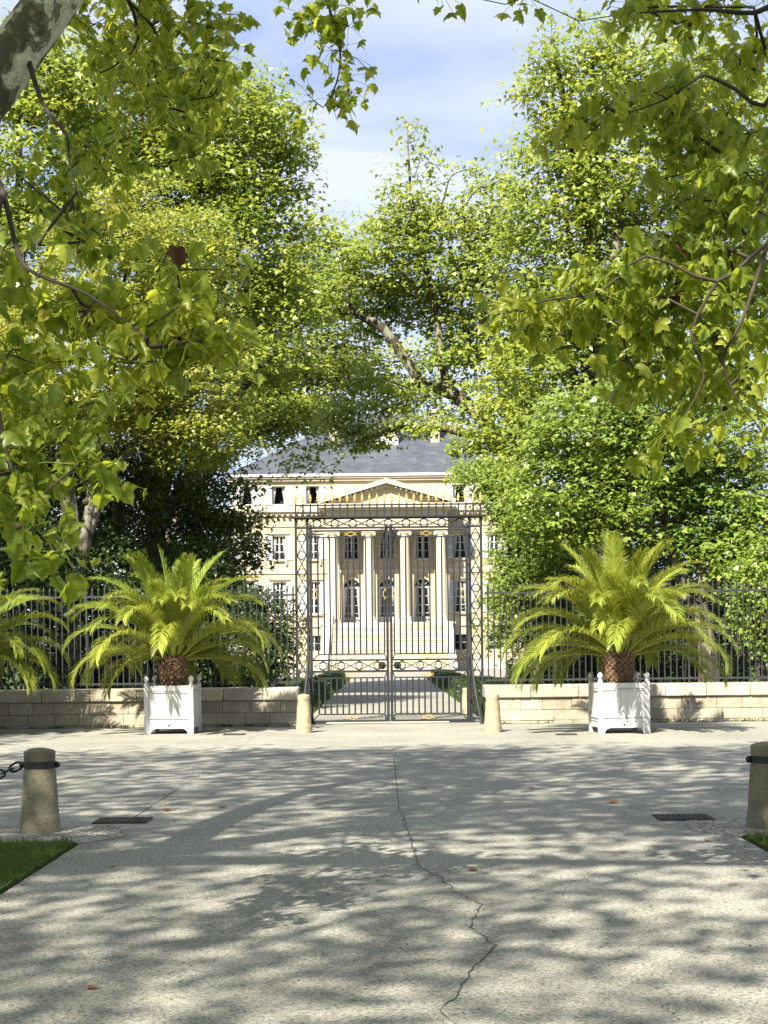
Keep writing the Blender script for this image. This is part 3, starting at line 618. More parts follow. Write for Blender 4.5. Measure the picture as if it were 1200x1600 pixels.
def arch_pts(w_, spring, rise, n=12): return [(w_ / 2 * math.cos(math.pi * i / n), spring + rise * math.sin(math.pi * i / n)) for i in range(n + 1)]
CACHE = {}
def shared(key, fn):
    if key not in CACHE: CACHE[key] = fn()
    return CACHE[key]
def make_window(x, z0, z1, w_, kind):
    h = z1 - z0; ft = .055
    def frame():
        m = MB(); y0, y1 = .16, .24
        if kind == 'arch':
            sp = h - w_ / 2 - .0; ap = arch_pts(w_, sp, w_ / 2); ip = arch_pts(w_ - 2 * ft, sp, w_ / 2 - ft)
            for i in range(len(ap) - 1): m.add([(ap[i][0], y0, ap[i][1]), (ap[i + 1][0], y0, ap[i + 1][1]), (ip[i + 1][0], y0, ip[i + 1][1]), (ip[i][0], y0, ip[i][1])], [(0, 1, 2, 3)])
            m.box(-w_ / 2, -w_ / 2 + ft + .05, y0, y1, 0, sp); m.box(w_ / 2 - ft - .05, w_ / 2, y0, y1, 0, sp); m.box(-w_ / 2 + .105, w_ / 2 - .105, y0, y1, sp - .06, sp + .06)
            m.box(-.09, .09, y0 - .01, y1, .0, sp - .061); m.box(-.035, .035, y0 - .01, y1, sp + .061, h - ft)
            m.box(-w_ / 2 + .105, -.09, y0 + .01, y1, 0, .55); m.box(.09, w_ / 2 - .105, y0 + .01, y1, 0, .55)
            for f in (.30, .52, .76): m.box(-w_ / 2 + .105, -.09, y0 + .012, y1, sp * f - .016, sp * f + .016); m.box(.09, w_ / 2 - .105, y0 + .012, y1, sp * f - .016, sp * f + .016)
            for s in (-1, 1): m.bar((0, y0 + .03, sp + .05), (s * w_ * .33, y0 + .03, sp + w_ * .36), .03, .04)
        else:
            m.box(-w_ / 2, -w_ / 2 + ft, y0, y1, 0, h); m.box(w_ / 2 - ft, w_ / 2, y0, y1, 0, h); m.box(-w_ / 2 + ft, w_ / 2 - ft, y0, y1, h - ft, h); m.box(-w_ / 2 + ft, w_ / 2 - ft, y0, y1, 0, ft)
            if kind != 'top':
                m.box(-.045, .045, y0 - .01, y1, ft, h - ft)
                rows = 2 if kind == 'base' else 3 if kind != 'low' else 4
                for k in range(1, rows):
                    zc = h * k / rows
                    m.box(-w_ / 2 + ft, -.045, y0 + .012, y1, zc - .018, zc + .018); m.box(.045, w_ / 2 - ft, y0 + .012, y1, zc - .018, zc + .018)
        return m.mesh('window', 'window_paint')
    o = new_obj('window', shared(('fr', kind), frame), ch, (x, 0, z0))
    def glass():
        m = MB()
        if kind == 'arch': m.add([(q[0], .22, q[1]) for q in arch_pts(w_ - .1, h - w_ / 2, w_ / 2 - .05)] + [(-w_ / 2 + .06, .22, .02), (w_ / 2 - .06, .22, .02)], [tuple(range(15))])
        else: m.add([(-w_ / 2 + .02, .22, .02), (w_ / 2 - .02, .22, .02), (w_ / 2 - .02, .22, h - .02), (-w_ / 2 + .02, .22, h - .02)], [(0, 1, 2, 3)])
        return m.mesh('pane', 'window_glass')
    if kind != 'top': new_obj('pane', shared(('gl', kind), glass), o)
    if kind == 'top':      # casements swung inwards, a dark room and pale curtains
        def case(s):
            m = MB(); x0, x1 = (-w_ / 2 + .06, -w_ / 2 + .11) if s < 0 else (w_ / 2 - .11, w_ / 2 - .06)
            m.box(x0, x1, .25, .30, .06, h - .06); m.box(x0, x1, .60, .65, .06, h - .06)
            for f in (.06, .36, .66, .93): m.box(x0, x1, .30, .60, h * f - .02, h * f + .02)
            return m.mesh('casement', 'window_paint')
        for s in (-1, 1): new_obj('casement', shared(('cs', s), lambda: case(s)), o)
    if kind in ('top', 'mid', 'low', 'arch'):
        def cur(s):
            m = MB(); yb = .30 if kind == 'top' else .212; top = h - .05 if kind != 'arch' else h - w_ / 2 - .06
            xo = s * (w_ / 2 - .08); reach = .20 if kind == 'top' else .20; k = 7; vs = []
            rows_ = [(top, 1.0), (top * .72, .86), (top * .45, .55), (top * .2, .38), (.06 if kind != 'arch' else .6, .34)]
            for z_, f in rows_:
                for i in range(k): vs.append((xo - s * reach * f * i / (k - 1), yb - (.02 if i % 2 else 0) * (1 if kind == 'top' else .3), z_))
            fs = [(r_ * k + i, r_ * k + i + 1, (r_ + 1) * k + i + 1, (r_ + 1) * k + i) for r_ in range(4) for i in range(k - 1)]
            return m.add(vs, fs).mesh('curtain', 'curtain_cloth')
        for s in (-1, 1): new_obj('curtain', shared(('cu', kind, s), lambda: cur(s)), o)
    if kind in ('top', 'mid', 'low'):
        def shut():
            m = MB(); sw = .5
            m.box(0, .06, -.06, -.02, 0, h); m.box(sw - .06, sw, -.06, -.02, 0, h)
            for f in (0, .48, 1): zc = min(max(h * f, .05), h - .05); m.box(.06, sw - .06, -.06, -.02, zc - .05, zc + .05)
            z_ = .14
            while z_ < h - .12:
                m.add([(.06, -.025, z_), (sw - .06, -.025, z_), (sw - .06, -.055, z_ - .05), (.06, -.055, z_ - .05)], [(0, 1, 2, 3)]); z_ += .06
            m.box(.05, sw - .05, -.024, -.015, .04, h - .04)
            return m.mesh('shutter', 'shutter_paint')
        for s in (-1, 1): new_obj('shutter', shared(('sh', kind), shut), o, ((w_ / 2 + .02) if s > 0 else (-w_ / 2 - .52), 0, 0))
    if kind in ('mid', 'porch', 'low'):
        new_obj('sill', shared(('si', kind), lambda: MB().cbox(-w_ / 2 - .12, w_ / 2 + .12, -.16, .15, -.14, -.004, .02).mesh('sill', 'chateau_trim')), o)
        if kind != 'low':
            def bal():
                m = MB(); m.bar((-w_ / 2, .02, .5), (w_ / 2, .02, .5), .035); m.bar((-w_ / 2, .02, .08), (w_ / 2, .02, .08), .03)
                for i in range(9): xx = -w_ / 2 + w_ * (i + .5) / 9; m.bar((xx, .02, .08), (xx, .02, .5), .016)
                for i in range(3): m.ring((-w_ / 2 + w_ * (i + .5) / 3, .02, .29), .11, .012, 10)
                return m.mesh('balcony_rail', 'black_iron')
            new_obj('balcony_rail', shared(('bl', kind), bal), o)
            for s in (-1, 1): new_obj('bracket', shared('brk', lambda: MB().prism([(-.07, -.42), (.07, -.42), (.09, -.145), (-.09, -.145)], -.15, 0).mesh('bracket', 'chateau_trim')), o, (s * .5, 0, 0))
    if kind in ('mid', 'low', 'porch'):
        def sur():
            m = MB(); b = .16
            m.box(-w_ / 2 - b, -w_ / 2, -.045, .0, 0, h + b); m.box(w_ / 2, w_ / 2 + b, -.045, 0, 0, h + b); m.box(-w_ / 2, w_ / 2, -.045, 0, h, h + b)
            m.box(-w_ / 2 - b - .06, w_ / 2 + b + .06, -.12, 0, h + b + .04, h + b + .12)
            return m.mesh('surround', 'chateau_trim')
        if kind == 'porch': new_obj('surround', shared(('su', kind), sur), o)
        else: new_obj('lintel', shared(('li', kind), lambda: MB().box(-w_ / 2 - .25, w_ / 2 + .25, -.10, 0, h + .14, h + .24).mesh('lintel', 'chateau_trim')), o)
    if kind == 'arch':
        def spand():
            m = MB(); sp = h - w_ / 2; ap = arch_pts(w_, sp, w_ / 2)
            for s in (0, 1):
                half = ap[:7] if s == 0 else ap[6:]; xx = w_ / 2 if s == 0 else -w_ / 2
                for y in (0.001,): m.add([(xx, y, h)] + [(q[0], y, q[1]) for q in half], [(0, i, i + 1) for i in range(1, len(half))])
            for i in range(12): m.add([(ap[i][0], 0, ap[i][1]), (ap[i + 1][0], 0, ap[i + 1][1]), (ap[i + 1][0], .2, ap[i + 1][1]), (ap[i][0], .2, ap[i][1])], [(0, 1, 2, 3)])
            a2 = arch_pts(w_ + .34, sp, w_ / 2 + .17)
            for i in range(12):
                q = [ap[i], ap[i + 1], a2[i + 1], a2[i]]; m.prism([q[0], q[1], q[2], q[3]], -.06, 0)
            m.box(-w_ / 2 - .17, -w_ / 2, -.06, 0, 0, sp); m.box(w_ / 2, w_ / 2 + .17, -.06, 0, 0, sp)
            return m.mesh('archivolt', 'chateau_trim')
        new_obj('archivolt', shared('archi', spand), o)
        def rail():
            m = MB(); m.bar((-w_ / 2 + .12, -.03, .55), (w_ / 2 - .12, -.03, .55), .04)
            for i in range(5): xx = -.4 + .2 * i; m.bar((xx, -.03, 0), (xx, -.03, .55), .05)
            return m.mesh('guard_rail', 'black_iron')
        if abs(x) > 1: new_obj('guard_rail', shared('grail', rail), o)
    if kind == 'base':
        def grille():
            m = MB()
            for i in range(7): xx = -w_ / 2 + w_ * (i + .5) / 7; m.bar((xx, .06, 0), (xx, .06, h), .022)
            for f in (.25, .75): m.bar((-w_ / 2, .06, h * f), (w_ / 2, .06, h * f), .025)
            return m.mesh('grille', 'black_iron')
        new_obj('grille', shared('gri', grille), o)
for a in wins: make_window(*a)

# portico
PY = -2.3; ps = (CD + PY) / F_PX; FLOOR = 3.28; ENT = CAM_H + (HORIZON - 829) * ps
PEDW = 4.85
MB().box(-PEDW + .1, PEDW - .1, PY - .55, -.001, 0, FLOOR).build('portico_base', 'facade_limestone', ch)
MB().box(-PEDW, PEDW, PY - .65, -.002, FLOOR + .001, FLOOR + .12).build('portico_floor', 'step_stone', ch)
colx = [(521.6 - 606) * ps, (577.4 - 606) * ps, (633.5 - 606) * ps, (690 - 606) * ps]
def shaft_mesh():
    m = MB(); h = ENT - FLOOR - .12; prof = []
    for i in range(13):
        t = i / 12; prof.append((.385 - .06 * max(0, t - .3) ** 1.4 / .7 ** 1.4, .42 + (h - .42 - .5) * t))
    return m.lathe(prof, 28).mesh('shaft', 'chateau_column', 40)
h_col = ENT - FLOOR - .12
for x in colx:
    c = new_obj('column', shared('shaft', shaft_mesh), ch, (x, PY, FLOOR + .12))
    new_obj('base', shared('cbase', lambda: MB().box(-.52, .52, -.52, .52, 0, .16).lathe([(.5, .16), (.53, .2), (.53, .25), (.47, .29), (.43, .32), (.45, .37), (.41, .42)], 24).mesh('base', 'chateau_column', 40)), c)
    def cap():
        m = MB().lathe([(.325, h_col - .5), (.36, h_col - .46), (.34, h_col - .42), (.40, h_col - .28), (.44, h_col - .2)], 24)
        m.box(-.47, .47, -.45, .45, h_col - .12, h_col - .001)
        for s in (-1, 1):
            m.tube([(s * .40, -.44, h_col - .25), (s * .40, .44, h_col - .25)], .115, 12)
        m.box(-.40, .40, -.40, .40, h_col - .22, h_col - .12)
        return m.mesh('capital', 'chateau_column', 40)
    new_obj('capital', shared('cap', cap), c)
    pl = MB().box(x - .38, x + .38, -.22, -.001, FLOOR + .12, ENT).box(x - .45, x + .45, -.29, -.001, ENT - .35, ENT - .0005).box(x - .45, x + .45, -.29, -.001, FLOOR + .12, FLOOR + .42)
    pl.build('pilaster', 'chateau_column', ch)
CB = CAM_H + (HORIZON - 797) * ps   # underside of horizontal cornice
PB = CAM_H + (HORIZON - 788) * ps; PT = CAM_H + (HORIZON - 754) * ps
MB().box(-4.35, 4.35, PY - .42, -.002, ENT + .001, ENT + .42).box(-4.4, 4.4, PY - .47, -.002, ENT + .42, ENT + .5).build('architrave', 'chateau_trim', ch)
MB().box(-4.33, 4.33, PY - .40, -.002, ENT + .5, CB).build('frieze', 'chateau_trim', ch)
MB().box(-PEDW - .02, PEDW + .02, PY - 1.0, -.002, CB + .14, PB).box(-PEDW + .25, PEDW - .25, PY - .7, -.003, CB, CB + .14).build('pediment_cornice', 'chateau_trim', ch)
m = MB()
for x in np.arange(-PEDW + .3, PEDW - .2, .36): m.box(x - .07, x + .07, PY - .86, PY - .68, CB + .05, CB + .139)
tag(m.build('dentil_row', 'chateau_trim', ch), kind='stuff')
MB().prism([(-PEDW + .3, PB), (PEDW - .3, PB), (0, PT - .35)], PY - .35, -.01).build('tympanum', 'facade_limestone', ch)
for s in (-1, 1):
    sl = np.array((s * -PEDW, PT - PB)); sl = sl / np.linalg.norm(sl); nrm_ = np.array((s * (PT - PB), PEDW)); nrm_ /= np.linalg.norm(nrm_)
    A = np.array((s * PEDW, PB)); B = np.array((0.0, PT - .12))
    m = MB().prism([tuple(A), tuple(B), (0.0, PT + .22), (s * (PEDW + .12), PB + .25)], PY - .98, -.012)
    r_ = m.build('raking_cornice', 'chateau_trim', ch)
    m = MB().prism([(s * (PEDW - .4), PB + .002), tuple(B - np.array((0, .02))), (0.0, PT - .36), (s * (PEDW - 1.0), PB + .002)], PY - .6, PY - .36)
    for i in range(11):
        q = A + (B - A) * (i + 1.2) / 13 - np.array((0, .02)); m.prism([(q[0] - .07, q[1] - .13), (q[0] + .07, q[1] - .13), (q[0] + .07, q[1] - .0), (q[0] - .07, q[1] - .0)], PY - .86, PY - .62)
    tag(m.build('raking_dentil_row', 'chateau_trim', ch), kind='stuff')
# stair
NS = 20; SW = 4.05; tr = .33
for i in range(NS):
    z1 = FLOOR * (i + 1) / NS; yb = PY - .66; y0 = yb - (NS - i) * tr
    MB().box(-SW, SW, y0, y0 + tr + .03, z1 - FLOOR / NS - .002, z1 - .003).box(-SW, SW, y0 - .03, y0 + tr + .03, z1 - .045, z1).build('step', 'step_stone', ch)
for s in (-1, 1):
    x0, x1 = sorted((s * (SW + .003), s * (SW + .52)))
    m = MB(); yb = PY - .56
    prof = [(yb, 0), (yb, FLOOR + .14), (yb - .4, FLOOR + .14), (yb - NS * tr - .1, .55), (yb - NS * tr - .7, .55), (yb - NS * tr - .7, 0)]
    vs = [(x0, a, b) for a, b in prof] + [(x1, a, b) for a, b in prof]; n = len(prof)
    m.add(vs, [tuple(range(n)), tuple(range(n, 2 * n))[::-1]] + [(i, i + n, (i + 1) % n + n, (i + 1) % n) for i in range(n)])
    m.build('stair_cheek', 'chateau_column', ch)
MB().bar((-SW + .25, PY - .7, FLOOR + .95), (-SW + .25, PY - .7 - NS * tr, 1.0), .05).bar((-SW + .25, PY - .7, FLOOR), (-SW + .25, PY - .7, FLOOR + .95), .04).bar((-SW + .25, PY - .6 - NS * tr, 0.05), (-SW + .25, PY - .6 - NS * tr, 1.02), .04).build('handrail', 'black_iron', ch)
# roof
OV = .4; RX0, RX1, RY0, RY1 = -HW - OV, HW + OV, -OV, DEP + OV; RZ = EAVE + .15; RUN = (RY1 - RY0) / 2; RIDGE = RZ + RUN * .62
ym = (RY0 + RY1) / 2; hx = HW + OV - RUN
rf = MB().add([(RX0, RY0, RZ), (RX1, RY0, RZ), (RX1, RY1, RZ), (RX0, RY1, RZ), (-hx, ym, RIDGE), (hx, ym, RIDGE)], [(0, 1, 5, 4), (1, 2, 5), (2, 3, 4, 5), (3, 0, 4), (0, 3, 2, 1)]).build('roof', 'slate', ch)
for x, y in ((-3.9, 5.2), (3.75, 4.8), (-8.2, 9.2), (8.2, 9.2)):
    zb = RZ + (y - RY0 - .6) * .62 - .1
    c = MB().cbox(x - .34, x + .34, y - .6, y + .6, zb - .6, zb + 2.6, .02).box(x - .42, x + .42, y - .68, y + .68, zb + 2.3, zb + 2.45).build('chimney', 'chateau_trim', rf)
    for j in range(3): MB().lathe([(.13, 0), (.12, .45), (.15, .5)], 10, (x, y - .38 + .38 * j, zb + 2.59)).build('chimney_pot', 'palm_stub', c)
yb = 4.2; zb = RZ + (yb - RY0) * .62
d_ = MB().box(-.95, .95, yb - .35, yb + 2.6, zb - .2, zb + 1.15).box(-1.02, 1.02, yb - .42, yb + 2.9, zb + 1.15, zb + 1.25).build('dormer', 'window_paint', rf)
for q in (-.46, .46): MB().box(q - .36, q + .36, yb - .36, yb - .352, zb + .12, zb + 1.0).build('pane', 'zinc', d_)

# ------------------------------------------------------------------ boundary walls
WF, WB = 31.8, 32.6
def boundary_wall(x0, x1, name_label, seed, courses):
    random.seed(seed)
    o = thing('boundary_wall', name_label, 'wall', (0, WF, 0))
    core = MB().box(min(x0, x1) + .02, max(x0, x1) - .02, .05, WB - WF - .03, -.02, .53).build('wall_core', 'joint_pale', o)
    a, b = min(x0, x1), max(x0, x1)
    z = 0.0
    for h, lo, hi in courses:
        x = a + .004; first = True
        while x < b - .02:
            ww = random.uniform(lo, hi); e = min(x + ww, b - .004)
            if b - e < lo * .45: e = b - .004
            MB().cbox(x, e - .006, random.uniform(-.010, .010), .3, z + .003, z + h - .004, .008, .004).build('stone', 'wall_stone', o)
            x = e
        z += h
    x = a - .03
    while x < b:
        ww = random.uniform(.82, 1.05); e = min(x + ww, b + .03)
        if b + .03 - e < .4: e = b + .03
        MB().cbox(x, e - .006, -.06 + random.uniform(-.004, .004), WB - WF + .02, z + .003, z + .265, .02, .003).build('coping', 'coping_stone', o)
        x = e
    return o
WLX, WRX = P(464, 1100, WF)[0], P(760, 1100, WF)[0]
boundary_wall(-11.5, WLX, 'low weathered stone wall with pale coping left of the gate', 3, [(.05, .5, .9), (.23, .38, .62), (.25, .34, .66)])
boundary_wall(WRX, 11.5, 'low warm stone wall with pale coping right of the gate', 9, [(.06, .5, 1.0), (.22, .6, 1.1), (.25, .4, .95)])
WTOP = .53 + .265

# weeds and litter along the foot of the walls
for x0_, x1_, lab in ((-10, WLX, 'small weeds and grit along the foot of the left wall'), (WRX, 10, 'small weeds and grit along the foot of the right wall')):
    nb = NB(); k = 420; hub = rng.uniform(x0_, x1_, 26); q = np.stack([hub[rng.integers(0, 26, k)] + rng.normal(size=k) * .07, WF - .02 - np.abs(rng.normal(size=k)) * .05, np.full(k, .004)], 1)
    add_leaves(nb, q, rng.normal(size=(k, 3)) * .7 + np.array((0, -.3, .8)), rng.normal(size=(k, 3)), rng.uniform(.02, .075, k), LEAF_OVAL)
    tag(nb.build('weeds', 'grass_blade'), lab, 'weeds', kind='stuff')

# ------------------------------------------------------------------ railings on the walls
FY = 32.25
def railing(x0, x1, label):
    a, b = min(x0, x1), max(x0, x1)
    o = thing('iron_railing', label, 'railing', (0, FY, WTOP))
    top, low, tip = 1.93, .10, 2.14
    MB().box(a, b, -.012, .012, top - .02, top + .02).build('rail', 'fence_iron', o); MB().box(a, b, -.012, .012, low - .02, low + .02).build('rail', 'fence_iron', o)
    bar = shared('fbar', lambda: MB().tube([(0, 0, low - .05), (0, 0, tip - .1), (0, 0, tip - .085), (0, 0, tip)], [.0145, .0145, .02, .003], 6).mesh('bar', 'fence_iron'))
    k = 0; x = a + .06
    post = shared('fpost', lambda: MB().box(-.017, .017, -.017, .017, -.01, tip - .12).lathe([(.03, tip - .12), (.035, tip - .1), (.02, tip - .06), (.03, tip - .02), (.003, tip + .05)], 8).bar((0, 0.02, 1.5), (0, .45, .0), .025).mesh('post', 'fence_iron'))
    while x < b - .02:
        if k % 22 == 11: new_obj('post', post, o, (x, 0, 0))
        else: new_obj('bar', bar, o, (x, 0, 0))
        x += .1275; k += 1
    return o
railing(-10.5, WLX - .02, 'dark iron railing on the wall left of the gate')
railing(WRX + .02, 10.5, 'grey iron railing on the wall right of the gate')

# ------------------------------------------------------------------ gate
GD = 32.6; gs = GD / F_PX; GX = (608.7 - 600) * gs
gx = lambda px: (px - 608.7) * gs
gz = lambda py: CAM_H + (HORIZON - py) * gs
def rhomb(m, cx, cz, hw, hh, t):
    for a, b in (((-hw, 0), (0, hh)), ((0, hh), (hw, 0)), ((hw, 0), (0, -hh)), ((0, -hh), (-hw, 0))): m.bar((cx + a[0], 0, cz + a[1]), (cx + b[0], 0, cz + b[1]), t, t)
def scroll(m, cx, cz, r, t, turns=1.4, a0=0.0, sgn=1):
    pts = []
    for i in range(15):
        f = i / 14; rr = r * (1 - .8 * f); a = a0 + sgn * turns * 2 * math.pi * f; pts.append((cx + rr * math.cos(a), 0, cz + rr * math.sin(a)))
    m.tube(pts, t, 4)
portal = thing('gate_portal', 'grey wrought-iron gateway frame with ringed piers and gold spearheads', 'gateway', (GX, GD, 0))
zb_ = gz(807.5); ztop = gz(788.7); zband = gz(824)
xo, xi = gx(753.3), gx(735.5)
for s in (-1, 1):
    p_ = MB().box(s * xo - .026, s * xo + .026, -.026, .026, 0, zb_ - .03).build('upright', 'iron_paint', portal)
    p_ = MB().box(s * xi - .028, s * xi + .028, -.028, .028, 0, zb_ - .03).build('upright', 'iron_paint', portal)
    m = MB(); xc = s * (xo + xi) / 2; hw = (xo - xi) / 2 - .022
    m.ring((xc, 0, (zb_ + zband) / 2), hw - .008, .010, 14); m.bar((s * xi, 0, zband), (s * xo, 0, zband), .035)
    z_ = zband - .03; n = 11; hh = (z_ - .12) / n / 2
    for i in range(n):
        c = z_ - hh * (2 * i + 1); rhomb(m, xc, c, hw, hh, .019); m.ring((xc, 0, c), hw - .018, .013, 12)
    m.box(xc - hw - .02, xc + hw + .02, -.016, .016, .06, .1)
    m.build('pier_lattice', 'iron_paint', portal)
    # curved stay at the foot of the pier
    m = MB(); pts = []
    for i in range(13):
        t = i / 12; pts.append((s * (xi - .01 + .17 * t ** 2.2), -.05 - .75 * t ** 2.0, 2.05 * (1 - t) + .02))
    m.tube(pts, .024, 6)
    for i in (4, 7, 10): q = pts[i]; m.bar(q, (s * xi + .0, -.02, q[2] + .12), .014)
    for zc, r in ((1.55, .05), (1.15, .09), (.72, .13)): scroll(m, s * (xi + .07), zc, r * .8, .009, 1.3, 1.2, s)
    m.build('stay', 'iron_paint', portal)
    m = MB(); m.box(s * xi - .07, s * xi + .07, -.07, .07, 0, .12); m.build('foot', 'iron_paint', portal)
    # A-shaped brace above the pier
    m = MB(); m.bar((s * xi, 0, zb_), (xc, 0, ztop), .014); m.bar((s * xo, 0, zb_), (xc, 0, ztop), .014); m.build('brace', 'iron_paint', portal)
cw = gx(758.7)
MB().box(-cw - .03, cw + .03, -.10, .10, zb_ - .018, zb_ + .014).box(-cw + .04, cw - .04, -.06, .06, zb_ - .04, zb_ - .018).build('cornice_bar', 'black_iron', portal)
MB().box(-xo, xo, -.012, .012, ztop - .016, ztop + .016).build('top_rail', 'iron_paint', portal)
MB().box(-xi, xi, -.018, .018, zband - .022, zband + .018).build('lower_rail', 'iron_paint', portal)
bandc = (zb_ - .04 + zband) / 2; bh = (zb_ - .04 - zband) / 2; n = 9; wv = 2 * (xi - .02) / n
for i in range(n):
    c = -xi + .02 + wv * (i + .5)
    m = MB(); rhomb(m, c, bandc, wv / 2, bh, .018); m.ring((c, 0, bandc), .079, .014, 16); m.build('ringed_lozenge', 'iron_paint', portal)
nsp = 26
spear = shared('spear', lambda: MB().add([(0, 0, .245), (.034, 0, .125), (0, .012, .125), (-.034, 0, .125), (0, -.012, .125), (0, 0, .10)], [(0, 1, 2), (0, 2, 3), (0, 3, 4), (0, 4, 1), (5, 2, 1), (5, 3, 2), (5, 4, 3), (5, 1, 4)]).lathe([(.012, 0), (.024, .015), (.012, .03), (.015, .06), (.026, .075), (.02, .09), (.01, .11)], 8).mesh('spearhead', 'gilding'))
for i in range(nsp):
    x = -xo + 2 * xo * i / (nsp - 1)
    b = MB().box(x - .0165, x + .0165, -.0165, .0165, zb_ + .015, ztop + .02).build('bar', 'iron_paint', portal)
    new_obj('spearhead', spear, b, (x, 0, ztop + .015))

def gate_leaf(s, label):
    o = thing('gate_leaf', label, 'gate', (GX, GD - .05, 0), 0, 'pair of leaves of the entrance gate')
    X0, X1 = gx(486.8) + 0.0, -.012           # mirrored by s
    mir = lambda m: [setattr(m, 'v', [(-v[0] if s > 0 else v[0], v[1], v[2]) for v in m.v]), m][1]
    mk = lambda m, nm, mat='iron_paint': mir(m).build(nm, mat, o)
    zt, zm1, zm0, zb0 = gz(829), gz(1031), gz(1048.5), gz(1127)
    mk(MB().box(X0 - .03, X0 + .03, -.028, .028, .02, zt + .03).lathe([(.03, 0), (.04, .03), (.03, .08), (.012, .12)], 8, (X0, 0, zt + .03)), 'hinge_stile')
    mk(MB().box(X1 - .055, X1, -.03, .03, .03, zt + .12).box(X1 - .10, X1, -.035, .035, .02, .12), 'meeting_stile')
    mk(MB().box(X0 + .024, X1 - .055, -.015, .015, zt - .018, zt + .018), 'top_rail')
    mk(MB().box(X0 + .024, X1 - .055, -.018, .018, zm1 - .02, zm1 + .02), 'middle_rail'); mk(MB().box(X0 + .024, X1 - .055, -.018, .018, zm0 - .022, zm0 + .022), 'middle_rail')
    mk(MB().box(X0 + .024, X1 - .055, -.02, .02, zb0 - .035, zb0 + .035), 'bottom_rail')
    a, b = gx(498), gx(601)
    for ztp, zbt in ((gz(839.3), gz(1021.8)), (gz(1058.6), gz(1115.3))):
        m = MB(); c = .0
        for zz_, up in ((ztp, 1), (zbt, -1)):
            m = MB(); m.bar((a, 0, zz_), (b, 0, zz_), .028)
            for xx in (a, b):
                ex = X0 if xx == a else X1 - .05
                m.bar((xx, 0, zz_), (ex + (.02 if xx == a else 0), 0, zz_ + up * .12), .024)
            mk(m, 'panel_rail')
        for i in range(12):
            x = a + (b - a) * i / 11
            mk(MB().box(x - .0175, x + .0175, -.0175, .0175, zbt + .014, ztp - .014), 'bar')
        for sg_ in ((ztp + (zt - gz(839.3)) / 2 if ztp > 3 else ztp + .06), zbt - .055 if ztp > 3 else zbt - .07):
            m = MB(); m.ring(((a + b) / 2, -.01, sg_), .075, .011, 16, .042)
            for q in (-1, 1): m.bar(((a + b) / 2 + q * .075, -.01, sg_), ((a + b) / 2 + q * .13, -.01, sg_ + .03), .014); m.bar(((a + b) / 2 + q * .075, -.01, sg_), ((a + b) / 2 + q * .13, -.01, sg_ - .03), .014)
            mk(m, 'oval_ornament', 'gilding')
    zs_ = gz(928)
    for xx in ((X0 + a) / 2 + .01, (X1 - .055 + b) / 2 + .004):
        m = MB(); m.ring((xx, -.02, zs_), .042, .011, 16, .075)
        for q in (-1, 1): m.bar((xx, -.02, zs_ + q * .075), (xx - .025, -.02, zs_ + q * .12), .013); m.bar((xx, -.02, zs_ + q * .075), (xx + .025, -.02, zs_ + q * .12), .013)
        mk(m, 'oval_ornament', 'gilding')
    # arched upper corners of the leaf frame
    m = MB()
    for xx, dr in ((X0 + .02, 1), (X1 - .055, -1)): m.tube([(xx + dr * .16 * (1 - math.cos(t)), 0, zt - .015 - .16 * (1 - math.sin(t))) for t in np.linspace(0, math.pi / 2, 7)], .012, 4)
    mk(m, 'corner_curve')
    n = 4; bc = (zm1 + zm0) / 2; bhh = (zm1 - zm0) / 2 - .02; A, B = X0 + .05, X1 - .06; wv = (B - A) / n
    for i in range(n):
        c = A + wv * (i + .5); m = MB(); rhomb(m, c, bc, wv / 2, bhh, .018); m.ring((c, 0, bc), .074, .014, 16); mk(m, 'ringed_lozenge')
    mk(MB().prism([(X1 - .15 + .085 * math.cos(t), bc + .085 * math.sin(t)) for t in np.linspace(0, 2 * math.pi, 13)[:-1]], -.05, .05).lathe([(.03, -.02), (.03, .02)], 10, (X1 - .14, -.07, bc)), 'lock_case', 'black_iron')
    m = MB()
    for zc, r in ((zt - .02, .075), (zt - .2, .07), (zt - .36, .055)): scroll(m, X1 - .085, zc, r, .012, 1.5, 0.5, 1)
    m.tube([(X1 - .03, -.04, zt + .1), (X1 - .10, -.04, zt - .1), (X1 - .05, -.04, zt - .28), (X1 - .09, -.04, zt - .46)], .013, 5)
    mk(m, 'scroll_ornament', 'black_iron')
    for zc in (.5, 2.2, 4.0): mk(MB().box(X0 - .05, X0 + .03, -.035, .035, zc - .035, zc + .035), 'hinge', 'black_iron')
    return o
gate_leaf(-1, 'left leaf of the barred iron gate with gold ovals')
gate_leaf(1, 'right leaf of the barred iron gate with gold ovals')
MB_ = MB().cbox(-1.35, 1.25, -.12, .08, 0.002, .035, .01)
th = MB_.build('threshold_stone', 'coping_stone', pave, (GX, GD - .08, 0))

